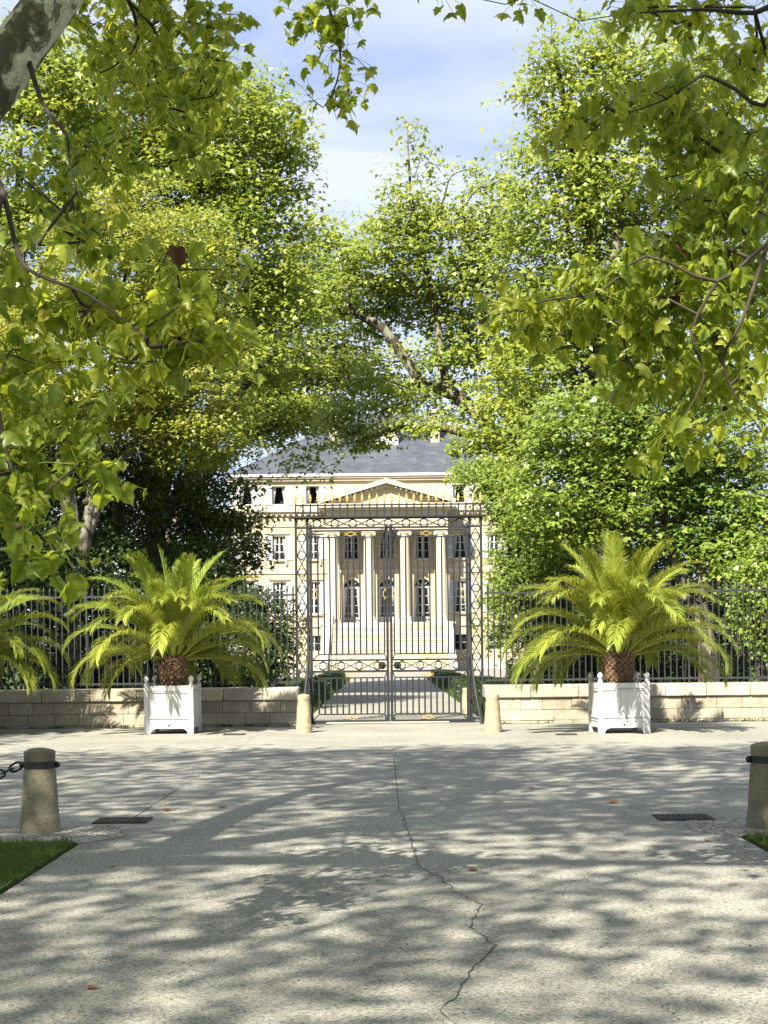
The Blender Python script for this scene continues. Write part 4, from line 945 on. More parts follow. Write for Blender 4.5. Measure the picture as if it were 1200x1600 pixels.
# ------------------------------------------------------------------ bollards
def bollard(name_label, pos, mat, band, seed, h=.75, rb=.178, grp=None, worn=False):
    random.seed(seed)
    o = thing('stone_bollard', name_label, 'bollard', (pos[0], pos[1], 0), random.uniform(0, 3), grp)
    w_ = .012 if worn else .004
    MB().lathe([(rb * 1.02, -.02), (rb * 1.01, .02), (rb * .985, .1), (rb * .97, .145), (rb * .955, .153), (rb * .94, .158), (rb * .93, .17), (rb * .80, h * .70), (rb * .745, h * .78), (rb * .74, h * .83)], 28, wob=w_).build('shaft', mat, o, smooth=35)
    MB().lathe([(rb * .735, h * .83), (rb * .76, h * .845), (rb * .77, h * .86), (rb * .78, h * .945), (rb * .76, h * .957), (rb * .60, h * .975), (rb * .3, h * .993), (.004, h)], 28, wob=w_).build('cap', mat, o, smooth=35)
    if band:
        m = MB().lathe([(rb * .76, h * .755), (rb * .80, h * .76), (rb * .80, h * .83), (rb * .76, h * .835)], 28)
        m.build('band', 'black_iron', o, smooth=35)
        for a in band:
            MB().lathe([(.005, -.03), (.022, -.022), (.03, 0), (.022, .022), (.005, .03)], 12, (rb * .80 + .012, 0, h * .795)).build('knob', 'black_iron', o).rotation_euler = (0, 0, a - o.rotation_euler[2])
    return o
bl = G(63, 1300); br_ = G(1199, 1293)
bollard('tapered stone bollard with black iron band and chain beside left lawn', bl, 'bollard_stone', [0.0, math.pi], 1, grp='stone bollards')
bollard('tapered stone bollard with black iron band cut off at right edge', br_, 'bollard_stone', [math.pi, 0.0], 2, grp='stone bollards')
bollard('pale worn guard stone at the left pier of the gate', G(475, 1145), 'gatestone', None, 3, .74, .155, 'guard stones', True)
bollard('pale worn guard stone at the right pier of the gate', G(770, 1144), 'gatestone', None, 4, .74, .168, 'guard stones', True)
bollard('small stone post inside the gate beside the drive', (1.98, 37.0), 'gatestone', None, 5, .62, .14, 'guard stones', True)
# chain running left from the left bollard
chn = thing('iron_chain', 'black iron chain hanging from the left bollard', 'chain', (bl[0], bl[1], 0))
link = shared('link', lambda: MB().tube([(.036 * math.cos(t) + (.022 if math.cos(t) > 0 else -.022), 0, .034 * math.sin(t)) for t in np.linspace(0, 2 * math.pi, 17)[:-1]], .0105, 6, closed=True).mesh('link', 'black_iron', 60))
x = -.165; z = .60; i = 0; slope = -.58
while x > -2.45:
    t = (-x - .16) / 2.3; zc = .60 - 1.15 * t * (1 - t) * .95 if True else z
    t2 = t + .03; zn = .60 - 1.15 * t2 * (1 - t2) * .95
    o = new_obj('link', link, chn, (x - .045, 0, zc - .02)); an = math.atan2(zn - zc, -.069)
    o.rotation_euler = (R(90) if i % 2 else R(12), -an + math.pi, 0); 
    x -= .084 * abs(math.cos(an)); i += 1

# ------------------------------------------------------------------ drains
def drain(pos, label, w_=.44, d_=.38, nb_=9, grp='drain grates'):
    o = thing('drain_grate', label, 'drain', (pos[0], pos[1], 0), 0, grp)
    MB().box(-w_ / 2, w_ / 2, -d_ / 2, d_ / 2, .001, .006).build('pit', 'dark_interior', o)
    m = MB().box(-w_ / 2 - .03, w_ / 2 + .03, -d_ / 2 - .03, -d_ / 2, .001, .014).box(-w_ / 2 - .03, w_ / 2 + .03, d_ / 2, d_ / 2 + .03, .001, .014).box(-w_ / 2 - .03, -w_ / 2, -d_ / 2, d_ / 2, .001, .014).box(w_ / 2, w_ / 2 + .03, -d_ / 2, d_ / 2, .001, .014)
    m.build('frame', 'cast_iron', o)
    for i in range(nb_): x = -w_ / 2 + w_ * (i + .5) / nb_; MB().box(x - .016, x + .016, -d_ / 2, d_ / 2, .006, .015).build('bar', 'cast_iron', o)
    MB().box(-w_ / 2, w_ / 2, -.015, .015, .006, .0155).build('cross_bar', 'cast_iron', o)
drain(G(192, 1283), 'rusty slotted drain grate in the pavement near the left bollard')
drain(G(1068, 1278), 'rusty slotted drain grate in the pavement near the right bollard')
drain(G(366, 1148), 'small dark drain cover right of the left white planter', .34, .3, 5)
drain(G(885, 1148), 'small dark drain cover left of the right white planter', .30, .3, 5)

# ------------------------------------------------------------------ white box planters
def planter(pos, rz, label):
    o = thing('box_planter', label, 'planter', (pos[0], pos[1], 0), rz, 'white box planters')
    H, W = .93, .43
    for sx in (-1, 1):
        for sy in (-1, 1):
            p_ = new_obj('post', shared('ppost', lambda: MB().cbox(-.042, .042, -.042, .042, 0, H + .02, .006).mesh('post', 'white_paint')), o, (sx * W, sy * W, 0))
            new_obj('finial', shared('pfin', lambda: MB().lathe([(.03, H + .02), (.045, H + .03), (.03, H + .045), (.022, H + .06), (.04, H + .08), (.052, H + .11), (.048, H + .14), (.028, H + .165), (.012, H + .178), (.004, H + .185)], 16).mesh('finial', 'white_paint', 50)), p_)
    for k in range(4):
        e = new_obj('panel', shared('ppan', lambda: MB().box(-W + .043, W - .043, -.012, .012, .16, H - .02).mesh('panel', 'white_paint')), o)
        e.rotation_euler = (0, 0, k * math.pi / 2); dv = Matrix.Rotation(k * math.pi / 2, 3, 'Z') @ Vector((0, -W + .005, 0)); e.location = dv
        for j in range(7):
            bw = 2 * (W - .045) / 7
            new_obj('board', shared('pbrd', lambda: MB().cbox(.0016, bw - .0016, -.022, -.011, .29, H - .12, .003).mesh('board', 'white_paint')), e, (-W + .045 + j * bw, 0, 0))
        new_obj('rail', shared('prl1', lambda: MB().cbox(-W + .0435, W - .0435, -.034, -.0125, H - .115, H - .012, .006).mesh('rail', 'white_paint')), e)
        new_obj('rail', shared('prl2', lambda: MB().cbox(-W + .0435, W - .0435, -.030, -.0125, .215, .285, .006).mesh('rail', 'white_paint')), e)
        new_obj('iron_strap', shared('pst', lambda: MB().box(-W - .06, W + .06, -.052, -.040, H - .135, H - .122).box(-W - .06, W + .06, -.052, -.040, .292, .305).mesh('iron_strap', 'white_paint')), e)
        def apron():
            pts = [(-W + .0435, .21), (-W + .0435, .0)] + [(-W + .075, .0)] + [(-W + .075 + .075 * (1 - math.cos(t)), .105 * math.sin(t)) for t in np.linspace(.2, math.pi / 2, 6)]
            pts = pts + [(-a, b) for a, b in pts[::-1]]
            # split into convex pieces: two brackets and a band
            m = MB(); m.box(-W + .0435, W - .0435, -.02, .012, .105, .213)
            for s in (-1, 1): m.prism([(s * (W - .0435), .1045), (s * (W - .0435), 0.0), (s * (W - .07), 0.0), (s * (W - .085), .05), (s * (W - .12), .085), (s * (W - .18), .1045)], -.02, .012)
            return m.mesh('apron', 'white_paint')
        new_obj('apron', shared('papr', apron), e)
    MB().box(-W + .03, W - .03, -W + .03, W - .03, H - .12, H - .07).build('earth', 'soil', o)
    MB().lathe([(.001, 0), (.022, .0), (.018, .006), (.001, .008)], 12).build('maker_plate', 'cast_iron', o, (0, -W - .016, .16)).rotation_euler = (R(90), 0, 0)
    return o

# ------------------------------------------------------------------ palms
def frond_mesh(el, bend, length, droop_tip, seed, mat='leaf_palm'):
    rg = np.random.default_rng(seed); nb = NB(); n = 26; ds = length / n; a = R(el); p = np.zeros(3); pts = [p.copy()]; ang = []
    for i in range(n):
        t = (i + .5) / n; aa = a - R(bend) * (t ** 1.5) - R(droop_tip) * t ** 4; p = p + ds * np.array((math.cos(aa), 0, math.sin(aa))); pts.append(p.copy()); ang.append(aa)
    ang.append(ang[-1]); pts = np.array(pts); pts[:, 1] += np.sin(np.linspace(0, 2.2, n + 1) + rg.random() * 3) * .05 * np.linspace(0, 1, n + 1)
    np_tube(nb, pts, np.linspace(.022, .003, n + 1), 5)
    k = 135; f = np.linspace(.13, .995, k)
    for s in (-1, 1):
        fi = f + rg.normal(size=k) * .004; fi = np.clip(fi, .1, 1.0); ix = fi * n; i0 = np.minimum(ix.astype(int), n - 1); fr = (ix - i0)[:, None]
        pos = pts[i0] * (1 - fr) + pts[i0 + 1] * fr; A = np.array(ang)[i0]
        tan = np.stack([np.cos(A), 0 * A, np.sin(A)], 1); upv = np.stack([-np.sin(A), 0 * A, np.cos(A)], 1)
        ln = (.15 + .34 * np.sin(np.pi * np.clip((f - .05) / .98, 0, 1)) ** .6) * (1 - .25 * f) * rg.uniform(.88, 1.1, k)
        fwd = .75 + .7 * f
        d = norm(np.array((0, s, 0))[None] * (1.0 - .25 * f)[:, None] + tan * fwd[:, None] + upv * (.42 - .25 * f + rg.normal(size=k) * .13)[:, None])
        wv = np.cross(d, np.tile(np.array((0., 0, 1)), (k, 1)) * .4 + upv); wv = norm(wv) * .0078
        mid = pos + d * (ln * .5)[:, None] + np.array((0, 0, .012)); tip = pos + d * ln[:, None] + np.array((0, 0, -1.)) * (ln * rg.uniform(.06, .28, k))[:, None]
        V = np.stack([pos - wv * .6, pos + wv * .6, mid + wv, mid - wv, tip], 1); b = np.arange(k)[:, None] * 5
        nb.add(V.reshape(-1, 3), np.concatenate([b + np.array((0, 1, 2)), b + np.array((0, 2, 3)), b + np.array((3, 2, 4))]))
    return nb.mesh('frond', mat)
FR = []
specs = [(86, 10, 1.9, 6), (79, 24, 2.0, 12), (71, 46, 2.08, 26), (61, 60, 2.12, 32), (50, 64, 2.15, 34), (38, 70, 2.1, 40), (24, 66, 2.0, 40), (13, 58, 1.85, 34)]
for i, (e, b, l, d_) in enumerate(specs): FR.append([frond_mesh(e, b, l, d_, i * 3 + j) for j in range(2)])
def palm(pos, seed, label, sc=1.0):
    rg = random.Random(seed); z0 = .86
    o = thing('date_palm', label, 'palm', (pos[0], pos[1], z0), 0, 'palms in white box planters')
    prof = [(.15, 0), (.175, .06), (.215, .18), (.24, .32), (.235, .45), (.18, .56), (.11, .64)]
    t_ = MB().lathe(prof, 18, wob=.03).build('trunk', 'palm_trunk', o, smooth=60)
    st = shared('stub', lambda: MB().add([(-.055, 0, -.02), (.055, 0, -.02), (.05, .045, .07), (-.05, .045, .07), (0, .075, .02), (0, .05, .10)], [(0, 1, 4), (1, 2, 4), (2, 5, 4), (5, 3, 4), (3, 0, 4)]).mesh('leaf_base', 'palm_stub'))
    for r_ in range(11):
        zc = .02 + r_ * .052; rr = np.interp(zc, [p_[1] for p_ in prof], [p_[0] for p_ in prof])
        nn = 15
        for k in range(nn):
            a = 2 * math.pi * (k + .5 * (r_ % 2)) / nn + rg.uniform(-.05, .05)
            q = new_obj('leaf_base', st, t_, (rr * .97 * math.cos(a), rr * .97 * math.sin(a), zc)); q.rotation_euler = (R(-12 + rg.uniform(-8, 8)), 0, a - math.pi / 2); s_ = rg.uniform(.85, 1.15); q.scale = (s_, s_, s_)
    n = 56
    for i in range(n):
        t = (i + .5) / n; lv = min(7, int(8 * t ** .80)); a = i * 2.39996 + rg.uniform(-.15, .15) + seed
        if lv >= 6 and math.sin(a) < -.55: lv = 3
        f = new_obj('frond', rg.choice(FR[lv]), o); s_ = sc * rg.uniform(.9, 1.08); f.scale = (s_, s_, s_)
        rr = .05 + .10 * t; f.location = (rr * math.cos(a), rr * math.sin(a), .60 - .08 * t)
        f.rotation_euler = (rg.uniform(-.15, .15), rg.uniform(-.09, .09), a)
    return o
PL, PR = G(266, 1147), G(973, 1146); PL[1] += .43; PR[1] += .43
P3 = np.array((PL[0] - 4.02, PL[1] + .1, 0))
planter(PL, R(-2.5), 'white wooden box planter left of the gate under a palm'); planter(PR, R(3.5), 'white wooden box planter right of the gate under a palm')
planter(P3, R(1), 'white wooden box planter just beyond the left edge of the photo')
palm(PL, 1.0, 'arching feathery palm in the white planter left of the gate', 1.06)
palm(PR, 2.3, 'tall feathery palm in the white planter right of the gate', 1.08)
palm(P3, 4.1, 'palm cut off by the left edge of the photo', 1.0)

# ------------------------------------------------------------------ trees behind the wall
def E(px, py, rx, ry, D, rd=None):
    s_ = D / F_PX; return (P(px, py, D), np.array((rx * s_, rd if rd else (rx + ry) / 2 * s_, ry * s_)))
def bg_tree(name, label, base, limbs, ells, n_cl, per, spread, flat, size, mat, cat='tree', extra=None, tpl=LEAF_SMALL, tipr=.008, droop=.35, group='trees behind the boundary wall', wander=.12, up=.8, bark='tree_bark', inner=.45, avoid=None):
    o = thing(name, label, cat, (base[0], base[1], 0), 0, group); reseed(label)
    t = Tree()
    for pts, rad in limbs:
        pts = np.asarray(pts, float)
        t.limb(pts, rad, t.near(pts[0]) if t.p else None)
    att = ell_points(ells, total=n_cl, inner=inner)
    if avoid is not None:                 # keep the bare limb clear of sprays
        av = np.asarray(avoid); att = np.array([a for a in att if min(np.linalg.norm(av - a, axis=1)) > .55 or a[1] > base[1] + .9])
    if extra is not None: att = np.concatenate([att, extra])
    tips = np.array(t.grow(att, .6, wander))
    off = np.array((base[0], base[1], 0)); nt_, nn_ = NB(), NB(); t.mesh_limbs(nt_, nn_, tipr)
    for nb in (nt_, nn_): nb.v = [v - off.astype(np.float32) for v in nb.v]
    nt_.build('trunk', bark, o, smooth=True)
    if nn_.v: tag(nn_.build('branches', 'dark_twig', o), kind='stuff')
    nl = NB(); clumps(nl, tips, per, spread, flat, size, tpl, None, droop, up)
    nl.v = [v - off.astype(np.float32) for v in nl.v]
    nl.build('crown', mat, o)
    return o
def trunk_limbs(base, height, lean, fork, tips, r0):
    """simple trunk with fork and limbs towards given points"""
    reseed(("limbs", round(float(base[0]), 2), round(float(base[1]), 2)))
    b = np.array((base[0], base[1], 0.)); f = b + np.array((lean[0], lean[1], fork)); L_ = [([b, b + (f - b) * .5 + np.array((.1, 0, 0)), f], [r0 * 1.25, r0, r0 * .85])]
    for q in tips:
        q = np.asarray(q); m_ = f + (q - f) * .5 + np.array((0, 0, .12 * np.linalg.norm(q - f))) + rng.normal(size=3) * .25
        L_.append(([f, f + (m_ - f) * .5 + rng.normal(size=3) * .15, m_, q], [r0 * .6, r0 * .5, r0 * .36, r0 * .12]))
    return L_

# plane, left, tall
D = 47.0; b = (-7.2, D)
bg_tree('plane_tree', 'tall plane tree rising left of the sky gap', b, trunk_limbs(b, 18, (.2, 0), 5, [P(330, 170, D), P(430, 260, D), P(180, 180, D), P(390, 420, D - 2), P(270, 350, D - 3), P(440, 540, D)], .42),
        [E(330, 200, 120, 105, D), E(405, 240, 78, 95, D), E(200, 170, 140, 120, D), E(395, 390, 95, 110, D), E(270, 340, 150, 120, D - 1), E(420, 520, 80, 100, D)], 640, 74, .52, .26, .185, 'leaf_plane', tipr=.010)
# plane further along the avenue, left
D = 60.0; b = (-9.8, D)
bg_tree('plane_tree', 'more distant plane tree whose branches hang over the chateau roof', b, trunk_limbs(b, 16, (.4, 0), 4.5, [P(500, 420, D), P(440, 540, D), P(490, 640, D - 2), P(420, 660, D - 2), P(550, 560, D), P(560, 440, D)], .36),
        [E(500, 420, 55, 85, D), E(440, 520, 110, 110, D), E(470, 615, 85, 55, D), E(410, 630, 70, 60, D - 1), E(440, 655, 85, 32, D - 2), E(560, 560, 45, 55, D)], 520, 62, .56, .28, .20, 'leaf_plane', tipr=.012,
        extra=np.array([P(x, y, D - 2 + rng.normal() * .6) for x, y in ((405, 690), (420, 705), (448, 700), (452, 722), (476, 715), (480, 735), (470, 748), (500, 700), (520, 690), (395, 665), (380, 690), (540, 700), (498, 725))]))
# linden, left
D = 39.0; b = (-8.3, D)
bg_tree('linden_tree', 'yellow-green linden tree behind the left railing', b, trunk_limbs(b, 12, (.5, 0), 3.2, [P(200, 400, D), P(300, 590, D), P(110, 600, D), P(60, 430, D)], .26),
        [E(210, 410, 150, 130, D), E(300, 600, 80, 140, D), E(120, 580, 170, 130, D), E(330, 690, 50, 50, D)], 760, 80, .44, .17, .125, 'leaf_linden', droop=.2, up=1.3)
# added tree: its dark leaf colour stands for the linden's shaded lower crown
D = 43.5; b = (-6.6, D)
bg_tree('linden_shade_fill', 'dense dark green tree in the shade under the linden', b, trunk_limbs(b, 7, (.1, 0), 1.6, [P(110, 760, D), P(250, 790, D), P(330, 850, D), P(30, 800, D)], .2),
        [E(100, 770, 150, 110, D), E(260, 800, 90, 110, D), E(335, 870, 55, 80, D), E(20, 830, 110, 120, D), E(180, 690, 120, 90, D + 1), E(320, 770, 70, 100, D), E(375, 850, 38, 60, D + 1)], 760, 60, .36, .4, .14, 'leaf_linden_shade')
# far left plane
D = 44.0; b = (-11.5, D)
bg_tree('plane_tree', 'broad plane tree filling the far left edge of the photo', b, trunk_limbs(b, 17, (.2, 0), 4, [P(60, 230, D), P(-60, 420, D), P(30, 130, D), P(-20, 650, D)], .40),
        [E(60, 230, 125, 160, D), E(-60, 420, 150, 190, D), E(60, 110, 110, 80, D), E(-20, 680, 120, 140, D)], 560, 52, .50, .26, .19, 'leaf_plane')

# centre-right plane with the long bare limb
D = 55.0; b = (5.6, D)
A0 = np.array((b[0], D, 0.)); fk = P(800, 740, D)
limbs = [([A0, A0 + (fk - A0) * .55 + np.array((.2, 0, 0)), fk], [.55, .48, .38]),
         ([fk, P(755, 655, D), P(700, 612, D), P(662, 600, D), P(640, 570, D), P(600, 515, D), P(572, 498, D), P(552, 485, D), P(540, 440, D), P(520, 380, D)], [.30, .27, .24, .21, .19, .17, .15, .11, .07, .03]),
         ([fk, P(770, 690, D - 1), P(720, 675, D - 2), P(680, 668, D - 2), P(610, 672, D - 3), P(570, 690, D - 3)], [.22, .2, .17, .13, .09, .03]),
         ([P(700, 612, D), P(690, 560, D), P(680, 480, D), P(672, 440, D), P(650, 380, D), P(642, 300, D), P(636, 200, D)], [.16, .15, .14, .12, .08, .05, .02]),
         ([fk, P(790, 620, D), P(760, 540, D), P(750, 470, D), P(735, 390, D), P(720, 310, D)], [.24, .2, .16, .12, .08, .03]),
         ([P(650, 380, D), P(690, 320, D), P(705, 275, D), P(745, 262, D)], [.05, .04, .03, .015]),
         ([fk, P(830, 640, D + 1), P(850, 540, D + 1)], [.2, .14, .05])]
sparse = np.array([P(x, y, D + rng.normal() * .6) for x, y in ((632, 190), (648, 205), (636, 222), (655, 218), (640, 248), (660, 238), (625, 262), (672, 255), (650, 270), (700, 262), (722, 258), (745, 268), (765, 280), (635, 285), (612, 290), (680, 290), (600, 300), (590, 330), (655, 305), (690, 345), (730, 300), (762, 262), (775, 275))])
bg_tree('plane_tree', 'open-crowned plane tree with a long bare limb over the chateau', b, limbs,
        [E(645, 335, 65, 45, D), E(600, 400, 75, 60, D), E(700, 395, 95, 75, D), E(765, 470, 75, 85, D), E(600, 590, 90, 55, D), E(700, 600, 100, 70, D), E(560, 655, 65, 45, D - 2), E(640, 672, 50, 22, D - 3), E(540, 440, 40, 55, D), E(780, 340, 60, 70, D), E(560, 688, 40, 20, D - 3), E(640, 470, 70, 45, D + 2), E(590, 480, 60, 50, D + 2), E(720, 520, 60, 60, D + 2), E(820, 560, 60, 80, D + 1)], 820, 42, .46, .28, .195, 'leaf_plane', extra=sparse, tipr=.014, wander=.18,
        avoid=[P(x, y, D - k_) for k_ in (0, 1, 2, 3) for x, y in ((755, 655), (730, 633), (700, 612), (680, 606), (662, 600), (650, 585), (640, 570), (620, 542), (600, 515), (586, 506), (572, 498), (560, 490), (640, 495), (620, 480))])
# big right plane
D = 45.0; b = (6.4, D)
bg_tree('plane_tree', 'tall bright plane tree right of the sky gap', b, trunk_limbs(b, 19, (.1, 0), 6, [P(862, 60, D), P(925, 80, D), P(1030, 110, D), P(880, 320, D), P(1000, 300, D), P(1110, 260, D), P(815, 430, D), P(930, 480, D), P(1080, 480, D), P(800, 650, D)], .45),
        [E(865, 150, 45, 90, D), E(925, 160, 70, 100, D), E(1030, 130, 90, 110, D), E(875, 310, 85, 105, D), E(1000, 300, 120, 120, D), E(1120, 250, 120, 180, D), E(820, 420, 65, 75, D), E(920, 490, 110, 100, D), E(1080, 490, 130, 120, D), E(830, 590, 80, 90, D), E(790, 670, 70, 60, D), E(745, 715, 45, 35, D)], 900, 60, .50, .27, .185, 'leaf_plane',
        extra=np.array([P(x, y, D + rng.normal() * .7) for x, y in ((862, 20), (870, 45), (858, 70), (872, 80), (905, 35), (920, 55), (930, 30), (960, 60), (975, 40), (990, 70), (835, 130), (820, 150), (805, 215), (800, 150))]), tipr=.009)
# maple lower right
D = 38.0; b = (8.0, D)
bg_tree('maple_tree', 'bright broad-leaved maple behind the right railing', b, trunk_limbs(b, 9, (-.2, 0), 2.6, [P(1080, 660, D), P(930, 670, D), P(1150, 780, D), P(880, 780, D), P(1000, 790, D)], .24),
        [E(1080, 670, 125, 105, D), E(930, 680, 105, 85, D), E(1150, 800, 90, 90, D), E(880, 785, 100, 80, D), E(1000, 800, 110, 70, D), E(1180, 900, 60, 80, D - 1)], 640, 64, .44, .22, .16, 'leaf_maple', droop=.25, up=1.2)
# small-leaved tree right of the gate
D = 42.0; b = (4.2, D)
bg_tree('privet_tree', 'dense small-leaved tree just right of the gate', b, trunk_limbs(b, 6, (-.1, 0), 1.2, [P(790, 770, D), P(820, 870, D), P(870, 900, D), P(760, 745, D), P(800, 960, D)], .14),
        [E(800, 775, 50, 60, D), E(815, 880, 50, 95, D), E(870, 905, 75, 90, D), E(768, 750, 55, 30, D), E(800, 960, 42, 70, D)], 560, 58, .27, .5, .105, 'leaf_maple', tpl=LEAF_SMALL)

def shrub(label, px, py, rx, ry, D, n_cl, per, size, mat='leaf_shrub', name='evergreen_shrub'):
    c = P(px, py, D); b = (c[0], D); s_ = D / F_PX; top = c[2]
    tips = [c + np.array((dx * rx * s_, rng.uniform(-.4, .4), dz * ry * s_)) for dx, dz in ((-.6, .2), (.6, .2), (0, .6), (-.3, -.2), (.35, -.3))]
    return bg_tree(name, label, b, trunk_limbs(b, top, (0, 0), .35, tips, .07), [E(px, py, rx, ry, D, rx * s_ * .8)], n_cl, per, .24, .6, size, mat, 'shrub', tipr=.006, group='evergreen shrubs behind the railings', inner=.3)
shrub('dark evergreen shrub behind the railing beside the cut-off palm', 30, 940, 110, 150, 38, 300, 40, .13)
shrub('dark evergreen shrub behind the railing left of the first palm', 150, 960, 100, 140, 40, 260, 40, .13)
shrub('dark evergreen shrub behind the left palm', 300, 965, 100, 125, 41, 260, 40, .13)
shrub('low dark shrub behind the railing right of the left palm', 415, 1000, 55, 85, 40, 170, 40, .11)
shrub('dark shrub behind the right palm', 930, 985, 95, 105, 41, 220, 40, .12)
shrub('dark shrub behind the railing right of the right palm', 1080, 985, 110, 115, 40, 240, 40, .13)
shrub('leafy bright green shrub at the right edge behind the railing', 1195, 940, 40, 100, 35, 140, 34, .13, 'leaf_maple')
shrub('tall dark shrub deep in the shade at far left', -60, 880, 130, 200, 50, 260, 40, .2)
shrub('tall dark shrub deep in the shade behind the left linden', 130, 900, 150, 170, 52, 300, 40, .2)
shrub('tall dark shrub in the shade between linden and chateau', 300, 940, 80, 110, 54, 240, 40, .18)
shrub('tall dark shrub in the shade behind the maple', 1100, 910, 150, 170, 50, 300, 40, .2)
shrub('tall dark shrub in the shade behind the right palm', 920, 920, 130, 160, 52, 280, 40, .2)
# clipped hedges along the drive
def hedge(x0, x1, y0, y1, h, label):
    o = thing('box_hedge', label, 'hedge', ((x0 + x1) / 2, y0, 0), 0, 'clipped hedges inside the gate')
    dx, L_ = (x1 - x0) / 2, y1 - y0
    MB().box(-dx + .05, dx - .05, .05, L_ - .05, 0, h - .06).build('core', 'hedge_core', o)
    n = int((2 * dx * L_ + 2 * h * L_) * 210); q = np.stack([rng.uniform(-dx, dx, n), rng.uniform(0, L_, n), rng.uniform(0.02, h, n)], 1)
    f = rng.integers(0, 5, n); q[f == 0, 0] = -dx; q[f == 1, 0] = dx; q[f >= 2, 2] = h; fr = rng.random(n) < .05; q[fr, 1] = 0
    q += rng.normal(size=(n, 3)) * .035
    nl = NB(); add_leaves(nl, q, rng.normal(size=(n, 3)) + np.array((0, 0, .5)), rng.normal(size=(n, 3)) + np.array((0, -.3, .5)), rng.uniform(.05, .10, n), LEAF_OVAL); nl.build('foliage', 'leaf_shrub', o)
hedge(-2.75, -2.0, 36, 78, .42, 'low clipped box hedge along the left side of the inner drive')
hedge(2.4, 3.15, 36, 78, .42, 'low clipped box hedge along the right side of the inner drive')
hedge(-9.5, -3.2, 44, 45.2, 1.15, 'cross hedge behind the left railing')
hedge(3.6, 9.5, 44, 45.2, 1.15, 'cross hedge behind the right railing')

